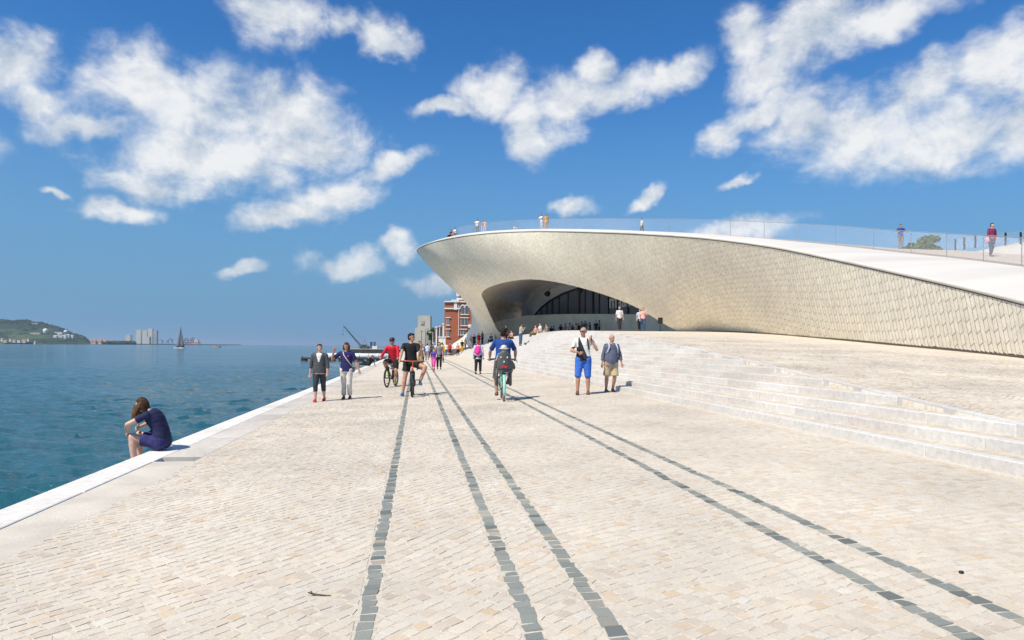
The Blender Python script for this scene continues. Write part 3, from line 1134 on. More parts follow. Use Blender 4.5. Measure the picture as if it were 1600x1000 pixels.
def build_roof():
    org = np.array(museum.location)
    # white border between lip and railing, walking terrace behind it
    loft2('roof_border', [p + Vector((0, 0, 0.14)) for p in LIP], RAIL, MATS['roof_white'], 240, 14, sag=0.18)
    loft2('roof_terrace', [p - Vector((0, 0, 0.03)) for p in RAIL], INNER, MATS['roof_terrace'], 240, 8)
    far = [p + Vector((6, 10, -1.2)) for p in INNER]
    loft2('roof_back', INNER, far, MATS['roof_terrace'], 200, 4)
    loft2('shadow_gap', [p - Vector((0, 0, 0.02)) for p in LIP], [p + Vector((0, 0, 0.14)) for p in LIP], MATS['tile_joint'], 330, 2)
    # rounded white lip with a shadow gap below
    lip = curve_pts([p for p in LIP], 330)
    mb = MB()
    rings = []
    for i, p in enumerate(lip):
        q = lip[min(i + 1, len(lip) - 1)] - lip[max(i - 1, 0)]
        d = Vector(q).normalized()
        side = d.cross(Vector((0, 0, 1))).normalized()
        ringp = []
        for k in range(10):
            an = 2 * math.pi * k / 10
            ringp.append(Vector(p) - Vector(org) + side * (0.07 * math.cos(an)) + Vector((0, 0, 0.100 + 0.075 * math.sin(an))))
        rings.append(ringp)
    mb.loft(rings)
    mb.build('roof_lip', MATS['roof_white'], museum, smooth=True)
    # white hump of the far roof and its kerb on the right
    hump = MB()
    rows = []
    for k in range(17):
        px = 1490 + k * 13
        hh = 1 + 17 * math.sin(min(1.0, k / 9.0) * math.pi / 2) ** 1.4
        rows.append([at(px, 401 - 0.6 * k, 43 - k * 0.2) - Vector(org) - Vector((0, 0, 0.4)), at(px, 400 - 0.4 * k - hh * 0.55, 46 - k * 0.2) - Vector(org),
                     at(px + 8, 399 - 0.4 * k - hh, 50 - k * 0.2) - Vector(org), at(px + 12, 402, 58) - Vector(org) - Vector((0, 0, 1.0))])
    hump.loft(rows, cap=False, closed=False)
    hump.build('roof_hump', mat('roof_cream', (0.50, 0.46, 0.40), 0.7, 0.06, 0.6), museum, smooth=True)


build_roof()


def build_railing(name, label, pts, height, gap, n, post_every, wire_r=0.0040, lean=0.55, post_m='steel', post_w=0.012):
    P = curve_pts(pts, n)
    d = np.concatenate([[0], np.cumsum(np.linalg.norm(np.diff(P, axis=0), axis=1))])
    f = lambda s: Vector((float(np.interp(s, d, P[:, 0])), float(np.interp(s, d, P[:, 1])), float(np.interp(s, d, P[:, 2]))))
    root = thing(name, label, 'railing', P[0])
    org = Vector(P[0])
    mb = MB()
    ss = np.arange(0, d[-1], 0.5)
    mb.tube([f(s) + Vector((0, 0, height)) - org for s in ss], 0.016, 6)
    mb.build('top_rail', MATS['steel'], root, True)
    mb = MB()
    mb.tube([f(s) + Vector((0, 0, 0.05)) - org for s in ss], 0.012, 5)
    mb.build('bottom_rail', MATS['steel'], root, True)
    s = 0.3
    while s < d[-1]:
        p = f(s) - org
        mb = MB()
        mb.box(p + Vector((0, 0, height / 2)), (post_w, post_w, height / 2))
        mb.build('post', MATS[post_m], root)
        s += post_every
    mb = MB()
    s = 0.0
    while s < d[-1] - lean:
        for sg in ((0, 1),):
            a, b = f(s + lean * sg[0]) - org + Vector((0, 0, 0.05)), f(s + lean * sg[1]) - org + Vector((0, 0, height))
            mb.tube([a, b], wire_r, 3)
        s += gap
    tag(mb.build('wire_mesh', MATS['wire'], root), kind='stuff')
    return root


build_railing('railing', 'long steel wire railing following the edge of the white museum roof', [p + Vector((0, 0, 0.02)) for p in RAIL[:13]], 1.12, 0.085, 300, 2.6)
build_railing('railing', 'distant wire railing on the hump at the right end of the museum roof',
              [at(1660, 384, 46), at(1600, 383, 47), at(1560, 384, 48.5), at(1520, 388, 50), at(1490, 393, 52)], 0.9, 0.16, 60, 1.0, lean=0.3, post_m='black', post_w=0.045)


# -- under the arch: glossy soffit, pale ceiling, glazed front, grey green plinth
def build_arch():
    arch = [at(772, 505, 87), at(764, 488, 85.5), at(757, 471, 83), at(753, 460, 80), at(763, 450, 76), at(795, 440, 71), at(840, 437, 66), at(905, 449, 61), at(985, 476, 56), at(1050, 507, 52)]
    inner = [at(813, 499, 97), at(815, 488, 96.5), at(819, 475, 95.5), at(829, 463, 93.5), at(842, 454, 91), at(862, 444, 86.5), at(890, 440, 80), at(930, 452, 70), at(990, 476, 61), at(1052, 507, 54)]
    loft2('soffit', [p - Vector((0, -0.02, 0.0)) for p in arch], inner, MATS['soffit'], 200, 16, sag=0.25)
    gl = [at(832, 499, 100), at(836, 493, 99.5), at(846, 482, 98), at(860, 471, 96), at(880, 460, 93), at(905, 451.5, 89), at(930, 447, 84.5), at(960, 452, 79), at(1010, 478, 72), at(1070, 510, 66)]
    loft2('ceiling', inner, gl, MATS['ceiling'], 200, 8, sag=0.2)
    # glazing: upright panes from the plinth to the arch line
    org = Vector(museum.location)
    G = curve_pts(gl, 300)
    fr = np.array([at(828, 540, 100.5), at(1085, 540, 65)])[:, :2]
    A, B = Vector(fr[0]), Vector(fr[1])
    L = (B - A).length
    dirv = (B - A).normalized()
    nrm = Vector((dirv.y, -dirv.x))
    if nrm.y > 0:
        nrm = -nrm
    g2 = np.array([(Vector(p[:2]) - A).dot(dirv) for p in G])
    # top of the glazing as seen from the quay, brought onto the plane of the panes
    def plane_hit(px, py):
        a, b = ray(px, py)
        # (a*Y, Y) on line A + k*dirv
        den = a * dirv.y - dirv.x
        k = (A.x - a * A.y) / den * 1.0
        Y = (A.y + k * dirv.y)
        return k, EYE - b * Y
    tops = [plane_hit(x, y) for x, y in [(832, 499), (836, 492), (846, 481), (860, 470), (880, 459), (905, 450.5), (930, 446), (960, 448), (1010, 470), (1060, 492)]]
    tk, tz = [q[0] for q in tops], [q[1] for q in tops]
    sill = [plane_hit(x, y) for x, y in [(830, 496), (900, 491), (1000, 491.5), (1075, 492)]]
    sk, sz = [q[0] for q in sill], [q[1] for q in sill]
    ztop = lambda k: float(np.interp(k, tk, tz))
    zsil = lambda k: float(np.interp(k, sk, sz))
    edges = [plane_hit(x, 480)[0] for x in (832, 838, 846, 855, 863.5, 874, 888, 906, 915, 927.5, 937, 951.5, 966, 982, 999, 1018, 1040, 1062)]
    for a, b in zip(edges[:-1], edges[1:]):
        mb = MB()
        p = lambda k, z, o: Vector((A.x + dirv.x * k + nrm.x * o, A.y + dirv.y * k + nrm.y * o, z)) - org
        mb.add([p(a, zsil(a), 0), p(b, zsil(b), 0), p(b, ztop(b), 0), p(a, ztop(a), 0)], [(0, 1, 2, 3)])
        mb.build('glass_pane', MATS['museum_glass'], museum)
    for n_, k in enumerate(edges):
        mb = MB()
        w = 0.16 if n_ in (0, 4, 7, 9) else 0.07
        c = [p(k - w, zsil(k), 0.12), p(k + w, zsil(k), 0.12), p(k + w, ztop(k), 0.12), p(k - w, ztop(k), 0.12)]
        c2 = [p(k - w, zsil(k), -0.1), p(k + w, zsil(k), -0.1), p(k + w, ztop(k), -0.1), p(k - w, ztop(k), -0.1)]
        mb.add(c + c2, [(0, 1, 2, 3), (0, 4, 5, 1), (1, 5, 6, 2), (2, 6, 7, 3), (3, 7, 4, 0)])
        mb.build('mullion', MATS['mullion'], museum)
    mb = MB()
    kk = np.linspace(tk[0], tk[-1], 60)
    mb.tube([p(k, ztop(k), 0.06) for k in kk], 0.14, 6)
    mb.build('glazing_frame', MATS['mullion'], museum)
    # letters on the glass
    cu = bpy.data.curves.new('sign_letters', 'FONT')
    cu.body = 'maat'
    cu.align_x = 'LEFT'
    cu.extrude = 0.01
    cu.offset = 0.03
    k0, zb = plane_hit(952, 481.5)
    k1, zt = plane_hit(952, 466)
    cu.size = (zt - zb) / 0.50
    ob = bpy.data.objects.new('tmp_text', cu)
    COL.objects.link(ob)
    me = bpy.data.meshes.new_from_object(ob.evaluated_get(bpy.context.evaluated_depsgraph_get()))
    bpy.data.objects.remove(ob)
    me.materials.clear()
    me.materials.append(mat('sign_white', (0.82, 0.84, 0.84), 0.6, 0.05))
    t = link('sign_letters', me, museum)
    M = Matrix(((dirv.x, 0, nrm.x, 0), (dirv.y, 0, nrm.y, 0), (0, 1, 0, 0), (0, 0, 0, 1)))
    t.matrix_local = Matrix.Translation(p(k0, zb, 0.04)) @ M
    # plinth: curved wall from the leg to the right end of the arch
    top = [at(773, 505, 88.0), at(785, 500.5, 89.5), at(800, 497, 90.5), at(815, 494.5, 90.5), at(835, 492.5, 89.5), at(870, 491, 85.5), at(920, 490.5, 79), at(980, 491, 71), at(1040, 491.5, 63.5), at(1100, 493, 58)]
    bot = [Vector((q.x, q.y, float(PZ(q.y)) - 0.3)) for q in top]
    loft2('plinth', top, bot, MATS['plinth'], 160, 4)
    back = [q + Vector((1.5, 22, 0)) for q in top]
    # floor slab behind the plinth up to the glass
    loft2('upper_floor', [q - Vector((0, 0, 0.004)) for q in top[4:]], [q + Vector((0.4, 9, 0)) for q in top[4:]], MATS['plinth'], 60, 3)
    # body of the building behind the glazing so that nothing shines through
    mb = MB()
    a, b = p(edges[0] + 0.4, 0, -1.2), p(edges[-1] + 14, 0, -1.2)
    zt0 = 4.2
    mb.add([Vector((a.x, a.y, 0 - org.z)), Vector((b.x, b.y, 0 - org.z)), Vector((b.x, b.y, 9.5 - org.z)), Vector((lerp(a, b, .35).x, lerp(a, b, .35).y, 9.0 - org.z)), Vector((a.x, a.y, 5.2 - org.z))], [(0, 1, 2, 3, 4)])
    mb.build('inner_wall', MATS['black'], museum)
    # two round spotlights under the ceiling
    for (px, py, Y) in ((855.5, 459, 85), (906.5, 453.0, 72)):
        q = at(px, py, Y)
        t = thing('spotlight', 'black round spotlight under the canopy, %s' % ('left one above the glass front' if px < 880 else 'right one near the arch edge'), 'spotlight', q)
        mb = MB()
        mb.ell((0, 0, 0), (0.36, 0.36, 0.36), n=14, m=10)
        mb.build('housing', MATS['black'], t, True)
        mb = MB()
        mb.tube([(0.1, 0.1, 0.2), (0.35, 0.5, 0.75)], 0.05, 8)
        mb.build('arm', MATS['black'], t)
        mb = MB()
        mb.tube([(-0.18, -0.30, -0.05), (-0.24, -0.40, -0.07)], [0.2, 0.22], 14)
        mb.build('lens', MATS['mullion'], t, True)


build_arch()

# ------------------------------------------------------------------ far shore
mat('hill_green', (0.035, 0.065, 0.022), 0.95, 0.5, 0.012, col2=(0.012, 0.030, 0.014), detail=6)
mat('meadow', (0.10, 0.16, 0.05), 0.95, 0.3, 0.02)
mat('far_tree', (0.022, 0.045, 0.018), 0.95, 0.4, 0.05)
mat('far_white', (0.74, 0.73, 0.70), 0.7, 0.05, 0.1)
mat('far_tan', (0.58, 0.50, 0.40), 0.8, 0.08, 0.1)
mat('far_tower', (0.66, 0.62, 0.54), 0.8, 0.05, 0.1)
mat('far_tower_grey', (0.40, 0.40, 0.42), 0.8, 0.05, 0.1)
mat('far_window', (0.10, 0.12, 0.15), 0.3, 0.1)
mat('red_roof', (0.45, 0.15, 0.08), 0.85, 0.15, 0.2)
mat('crane_blue', (0.05, 0.09, 0.16), 0.6, 0.2, 0.1)
mat('ship_red', (0.28, 0.05, 0.03), 0.6, 0.15, 0.1)
mat('yellow_paint', (0.62, 0.36, 0.05), 0.5, 0.1)
mat('brick', (0.36, 0.115, 0.055), 0.85, 0.15, 0.5, col2=(0.30, 0.095, 0.05), stretch=(1, 1, 6), bump=0.2, bscale=6)
mat('dull_brick', (0.23, 0.10, 0.08), 0.85, 0.15, 0.5)
mat('trim', (0.72, 0.70, 0.65), 0.7, 0.05, 0.8)
mat('concrete', (0.50, 0.47, 0.39), 0.85, 0.08, 0.05, detail=6)
mat('pipe_white', (0.62, 0.66, 0.67), 0.45, 0.07, 0.2)
mat('tarred_wood', (0.055, 0.048, 0.038), 0.85, 0.3, 0.4)
mat('crane_green', (0.055, 0.075, 0.065), 0.6, 0.2, 0.5)
mat('sail_grey', (0.155, 0.165, 0.175), 0.8, 0.1, 0.2)
mat('sail_white', (0.70, 0.70, 0.68), 0.7, 0.04, 0.2)
mat('hull_white', (0.66, 0.66, 0.64), 0.4, 0.06, 0.3)

RIDGE = [(-160, 492), (-60, 497), (0, 499.5), (20, 501), (44, 500.3), (52, 503), (66, 504.5), (80, 508), (92, 511.5), (104, 516), (112, 519), (120, 522), (130, 525), (136, 529), (141, 535.0)]
HY0, HY1 = 2430.0, 2850.0


def ridge_y(px):
    return float(np.interp(px, [r[0] for r in RIDGE], [r[1] for r in RIDGE]))


def hill_at(px, py):
    """depth of the hillside seen at px, py"""
    top = ridge_y(px)
    bot = 536.8 + 0.0082 * (px - 75) + 0.0
    k = min(1.0, max(0.0, (bot - py) / max(bot - top, 1.0)))
    return HY0 + (HY1 - HY0) * k


def build_hill():
    V = []
    pxs = np.linspace(-160, 142, 260)
    NVv = 40
    for px in pxs:
        top = ridge_y(px)
        bot = 536.8 + 0.0082 * (px - 75)
        for j in range(NVv):
            k = j / (NVv - 1)
            Y = HY0 + (HY1 - HY0) * k
            p = at(px, bot + (top - bot) * k ** 0.85, Y)
            if j == 0:
                p.z = WATER_Z - 4
            n = mnoise.fractal(Vector((p.x * 0.012, p.y * 0.012, 1.3)), 1.0, 2.0, 5)
            if 0 < j:
                p.z += 4.0 * n * min(1.0, j / 6.0) * min(1.0, (142 - px) / 30.0)
            V.append(tuple(p))
        # fall away behind the ridge
    m = bpy.data.materials.new('hillside')
    m.use_nodes = True
    nt = m.node_tree
    b = nt.nodes['Principled BSDF']
    pos = node(nt, 'ShaderNodeNewGeometry').outputs['Position']
    n1 = node(nt, 'ShaderNodeTexNoise', {'Vector': pos, 'Scale': 0.009, 'Detail': 3.0})
    n2 = node(nt, 'ShaderNodeTexNoise', {'Vector': pos, 'Scale': 0.06, 'Detail': 4.0})
    f = node(nt, 'ShaderNodeMapRange', {0: n1.outputs[0], 1: 0.52, 2: 0.62, 3: 0.0, 4: 1.0})
    d = node(nt, 'ShaderNodeMix', {'Factor': n2.outputs[0], 'A': (0.006, 0.018, 0.009, 1), 'B': (0.026, 0.05, 0.02, 1)}, data_type='RGBA')
    mx = node(nt, 'ShaderNodeMix', {'Factor': f.outputs[0], 'A': mixout(d), 'B': (0.05, 0.088, 0.032, 1)}, data_type='RGBA')
    nt.links.new(mixout(mx), b.inputs['Base Color'])
    b.inputs['Roughness'].default_value = 0.95
    tag(link('hill', np_mesh('hill', np.array(V), grid_faces(len(pxs), NVv)[:, ::-1], m, smooth=False)), kind='structure')
    # woods on it: crowns too small to count
    mb = MB()
    rg = random.Random(5)
    for _ in range(1500):
        px = rg.uniform(-120, 139)
        top = ridge_y(px)
        py = top + (536 - top) * (rg.random() ** 1.5) * 0.97
        if 38 < px < 88 and 512 < py < 521 and rg.random() < 0.93:
            continue
        if 78 < px < 118 and 517 < py < 531 and rg.random() < 0.97:
            continue
        if -20 < px < 45 and 530 < py and rg.random() < 0.8:
            continue
        Y = hill_at(px, py) - 6
        r = rg.uniform(3.2, 6.5) * (0.7 if px > 118 else 1)
        mb.ell(at(px, py, Y) + Vector((0, 0, -0.5)), (r * 1.2, r, r * rg.uniform(0.8, 1.15)), n=6, m=4)
    tag(mb.build('woods', MATS['far_tree']), 'dark green woods covering the hill on the far shore', 'woods', kind='stuff')


build_hill()


def simple_house(name, label, cat, px0, px1, py0, py1, Y, wall, roof=None, windows=(0, 0), depth=None, group=None, roof_h=0.0):
    a, b = at(px0, py1, Y), at(px1, py0, Y)
    root = thing(name, label, cat, (a.x, Y, a.z), 0, group)
    W, Hh = b.x - a.x, b.z - a.z
    D = depth or W * 0.8
    mb = MB()
    mb.span(0, W, 0, D, -3, Hh)
    mb.build('wall', wall, root)
    if roof:
        mb = MB()
        rh = roof_h or Hh * 0.35
        mb.add([(-.03 * W, -.2, Hh), (1.03 * W, -.2, Hh), (1.03 * W, D + .2, Hh), (-.03 * W, D + .2, Hh), (0.06 * W, D / 2, Hh + rh), (0.94 * W, D / 2, Hh + rh)],
               [(0, 1, 5, 4), (1, 2, 5), (2, 3, 4, 5), (3, 0, 4), (3, 2, 1, 0)])
        mb.build('roof', roof, root)
    nx, nz = windows
    for i in range(nx):
        for j in range(nz):
            cx, cz = W * (i + 0.5) / nx, Hh * (j + 0.5) / nz
            mb = MB()
            mb.span(cx - W * 0.25 / nx, cx + W * 0.25 / nx, -0.25, 0.1, cz - Hh * 0.2 / nz, cz + Hh * 0.2 / nz)
            mb.build('window', MATS['far_window'], root)
    return root


def build_far_shore():
    # buildings on the hill
    cluster = [(83.0, 88.0, 524.4, 528.6), (89.0, 92.5, 523.2, 526.6), (92.8, 97.0, 524.8, 528.4), (97.4, 103.0, 523.6, 528.8), (103.6, 108.0, 522.8, 526.2), (109.0, 114.0, 524.0, 527.0)]
    where = ['leftmost of the white cluster under the domes', 'second of the white cluster under the domes', 'third of the white cluster under the domes',
             'largest of the white cluster under the domes', 'fifth of the white cluster under the domes', 'rightmost of the white cluster under the domes']
    for (a, b, c, d), w in zip(cluster, where):
        simple_house('hillside_house', 'small white house on the green hill, ' + w, 'house', a, b, c, d, hill_at(a, d) - 14, MATS['far_white'], MATS['far_white'], (2, 2), group='white houses on the hill', roof_h=1.2)
    simple_house('hillside_building', 'long flat white building between the two domes on the hill', 'building', 85, 97, 519, 521.2, hill_at(88, 522) - 14, MATS['far_white'], None, (6, 1))
    simple_house('hillside_building', 'long low grey building left of the larger dome', 'building', 47, 63, 520, 522, hill_at(55, 523) - 14, MATS['far_tan'], None, (6, 1))
    simple_house('hillside_building', 'pale flat building high on the wooded ridge', 'building', 46, 59, 504.6, 506.6, hill_at(52, 507) - 14, MATS['far_tower_grey'], None, (5, 1))
    for px, py, r, w in ((71.2, 516.8, 3.6, 'larger white dome, left one on the green hill'), (103.0, 518.4, 2.9, 'smaller white dome, right one on the green hill')):
        Y = hill_at(px, py + 4) - 16
        c = at(px, py, Y)
        R = r * Y / FPX
        t = thing('white_dome', w, 'dome', c - Vector((0, 0, R)))
        mb = MB(); mb.ell((0, 0, R), R, n=20, m=14); mb.build('dome', MATS['far_white'], t, True)
        mb = MB(); mb.tube([(0, 0, -4), (0, 0, R * 0.35)], R * 0.9, 16); mb.build('drum', MATS['far_tan'], t)
    for i, (a, b, c, d) in enumerate([(1, 4, 529.0, 532), (5, 10, 532, 534.3), (14, 17, 530, 532.5), (19, 24, 531.5, 534.0), (24.5, 31, 532, 534.2), (34, 40, 531.4, 534.2), (42, 45, 530, 532.4)]):
        simple_house('waterfront_house', 'small pale waterfront house at the foot of the wooded hill, %s from the left' % ('first', 'second', 'third', 'fourth', 'fifth', 'sixth', 'seventh')[i],
                     'house', a, b, c, d, 2428 - 4 * (i % 2), MATS['far_tan'] if i % 2 else MATS['far_white'], MATS['red_roof'], (2, 1), group='houses along the far waterfront')
    # low spit with a village, tower blocks and the port
    mb = MB()
    a, b = at(136, 537.2, 3000), at(318, 538.6, 4300)
    mb.span(a.x, b.x, 2980, 4700, WATER_Z - 3, 3.0)
    tag(mb.build('sand_spit', mat('sandy', (0.42, 0.37, 0.28), 0.9, 0.2, 0.01)), kind='structure')
    for i, px in enumerate((140, 145, 149.5, 154, 159, 163)):
        simple_house('village_house', 'red roofed house right of the hill, %s of six from the left' % ('first', 'second', 'third', 'fourth', 'fifth', 'last')[i], 'house',
                     px, px + 4.2, 532.0 + 0.25 * (i % 3) , 536.6, 2970 - 8 * (i % 2), MATS['far_tan'], MATS['red_roof'], (2, 1), group='red roofed houses on the spit')
    mb = MB()
    rg = random.Random(9)
    for _ in range(160):
        px = rg.choice((rg.uniform(164, 210), rg.uniform(176, 196)))
        r = rg.uniform(5, 9)
        mb.ell(at(px, 536.4 - rg.random() * 1.6, 2960 + rg.random() * 30), (r * 1.3, r, r), n=6, m=4)
    tag(mb.build('woods', MATS['far_tree']), 'low dark trees along the sandy spit', 'woods', kind='stuff')
    TW = [(196.3, 203.6, 523.4, 'lone squat tower block left of the tall ones', 'far_tower', (4, 8)),
          (212.2, 220.0, 515.2, 'first tall pale tower block from the left', 'far_tower', (5, 14)),
          (222.0, 229.6, 515.8, 'second tall pale tower block from the left', 'far_tower', (5, 14)),
          (231.0, 238.0, 513.6, 'tallest of the far tower blocks', 'far_tower', (4, 15)),
          (239.2, 245.0, 516.4, 'grey tower block at the right of the group', 'far_tower_grey', (4, 14)),
          (225.5, 233.2, 526.0, 'shorter pale block in front of the tall towers', 'far_tower', (5, 6))]
    for (a, b, top, w, m, win) in TW:
        simple_house('tower_block', w, 'tower block', a, b, top, 536.5, 3990 if 'front' not in w else 3940, MATS[m], None, win, group='tower blocks on the far shore')
    # harbour cranes
    for i, (px, h) in enumerate([(236, 8.5), (243, 7), (254, 6.5), (262, 7), (269, 9), (289, 9), (294, 8), (299, 10), (303, 9)]):
        p = at(px, 537, 4100)
        k = 4100 / FPX
        t = thing('harbour_crane', 'blue grey harbour crane on the far quay, %s from the left' % ('first', 'second', 'third', 'fourth', 'fifth', 'sixth', 'seventh', 'eighth', 'ninth')[i], 'crane', p, 0, 'harbour cranes on the far shore')
        hh = h * k
        for sx in (-1, 1):
            mb = MB(); mb.tube([(sx * 7, 0, 0), (sx * 3, 0, hh * 0.55)], 1.6, 6); mb.build('leg', MATS['crane_blue'], t)
        mb = MB(); mb.box((0, 0, hh * 0.58), (4.5, 4, 3.0)); mb.build('cabin', MATS['crane_blue'], t)
        sg = 1 if i % 2 else -1
        mb = MB(); mb.tube([(0, 0, hh * 0.6), (sg * 15, 0, hh)], 1.3, 6); mb.tube([(sg * 15, 0, hh), (sg * 21, 0, hh * 0.72)], 0.9, 5); mb.tube([(0, 0, hh * 0.6), (-sg * 5, 0, hh * 0.85), (sg * 15, 0, hh)], 0.7, 5)
        mb.build('boom', MATS['crane_blue'], t)
    # red ship
    p = at(301, 537.6, 3600)
    t = thing('cargo_ship', 'red hulled cargo ship with a cream deckhouse by the far cranes', 'ship', p)
    k = 3600 / FPX
    mb = MB(); mb.add([(-11 * k, -8, 0), (11 * k, -8, 0), (12.2 * k, 0, 4 * k * .8), (-11.5 * k, -8, 3.2 * k * .8), (11 * k, 8, 0), (-11 * k, 8, 0), (-11.5 * k, 8, 3.2 * k * .8)],
                      [(0, 1, 2, 3), (4, 5, 6, 2), (3, 2, 6), (0, 3, 6, 5), (1, 4, 2)]); mb.build('hull', MATS['ship_red'], t)
    mb = MB(); mb.span(3 * k, 9.5 * k, -6, 6, 3 * k * .8, 6.2 * k); mb.span(4.5 * k, 8 * k, -5, 5, 6.2 * k, 7.4 * k); mb.build('deckhouse', MATS['far_tan'], t)
    mb = MB(); mb.tube([(-6 * k, 0, 2 * k), (-6 * k, 0, 7 * k)], 1.2, 6); mb.build('mast', MATS['ship_red'], t)


build_far_shore()


def sailboat(label, px, py, Y, h_px, hull_px, sail, heel=0.03):
    p = at(px, py, Y)
    k = Y / FPX
    p.z = WATER_Z
    t = thing('sailing_boat', label, 'sailing boat', p, 0.0)
    t.rotation_euler = (0, heel, 0.15)
    L, Hh = hull_px * k / 2, h_px * k
    mb = MB()
    rows = []
    for q in np.linspace(-1, 1, 11):
        w = 0.30 * L * max(0.02, (1 - abs(q) ** 2.6)) ** 0.7
        x = q * L
        dk = 0.13 * L * (1 + 0.15 * q * q)
        rows.append([(x, -w, dk), (x * 0.95, -w * 0.8, 0.02), (x * 0.9, 0, -0.3), (x * 0.95, w * 0.8, 0.02), (x, w, dk)])
    mb.loft([[Vector(a) for a in r] for r in rows], cap=True, closed=True)
    mb.build('hull', MATS['hull_white'], t, True)
    mb = MB(); mb.box((0, 0, 0.17 * L), (0.35 * L, 0.16 * L, 0.05 * L)); mb.build('cabin', MATS['hull_white'], t)
    mb = MB(); mb.tube([(0.08 * L, 0, 0.1 * L), (0.0, 0, Hh)], 0.008 * Hh, 6); mb.build('mast', MATS['black'], t)

    def sailmesh(name, a, b, c, belly):
        rows = []
        for i in range(9):
            v = i / 8
            p0, p1 = lerp(Vector(a), Vector(c), v), lerp(Vector(b), Vector(c), v)
            rows.append([lerp(p0, p1, q / 6) + Vector((0, -belly * math.sin(math.pi * q / 6) * (1 - v), 0)) for q in range(7)])
        mb = MB()
        mb.loft(rows, cap=False, closed=False)
        o = mb.build(name, sail, t, True)
        sol = o.modifiers.new('s', 'SOLIDIFY'); sol.thickness = 0.03
    sailmesh('main_sail', (0.10 * L, 0, 0.34 * L), (0.80 * L, -0.2 * L, 0.30 * L), (0.01 * L, 0, Hh * 0.99), 0.18 * L)
    sailmesh('fore_sail', (-0.62 * L, 0, 0.2 * L), (0.02 * L, -0.15 * L, 0.28 * L), (-0.02 * L, 0, Hh * 0.9), 0.14 * L)
    mb = MB(); mb.tube([(0.08 * L, 0, 0.3 * L), (0.82 * L, -0.2 * L, 0.27 * L)], 0.05, 5); mb.build('boom', MATS['black'], t)
    return t


sailboat('yacht with grey sails and white hull on the open river', 281, 545.0, 540, 35, 19, MATS['sail_grey'])
sailboat('tiny white sailed boat close under the wooded hill', 54, 536.6, 2300, 7.5, 4.5, MATS['sail_white'])

# yellow harbour boat
_p = at(339, 540.6, 900); _p.z = WATER_Z
ferry = thing('harbour_boat', 'small yellow and white harbour boat right of the yacht', 'boat', _p)
_mb = MB()
_rows = []
for q in np.linspace(-1, 1, 9):
    w = 1.9 * (1 - abs(q) ** 3 * 0.9)
    _rows.append([Vector((q * 5.4, -w, 1.2 + 0.35 * q * q)), Vector((q * 5.0, -w * .8, -0.2)), Vector((q * 5.0, w * .8, -0.2)), Vector((q * 5.4, w, 1.2 + 0.35 * q * q))])
_mb.loft(_rows); _mb.build('hull', MATS['yellow_paint'], ferry)
_mb = MB(); _mb.span(-3, 2.2, -1.2, 1.2, 1.2, 2.7); _mb.build('cabin', MATS['far_white'], ferry)
_mb = MB(); _mb.span(-2.6, 1.8, -1.26, -1.2, 1.7, 2.4); _mb.build('window', MATS['far_window'], ferry)
_mb = MB(); _mb.span(-3.3, 2.5, -1.4, 1.4, 2.7, 2.85); _mb.build('roof', MATS['yellow_paint'], ferry)


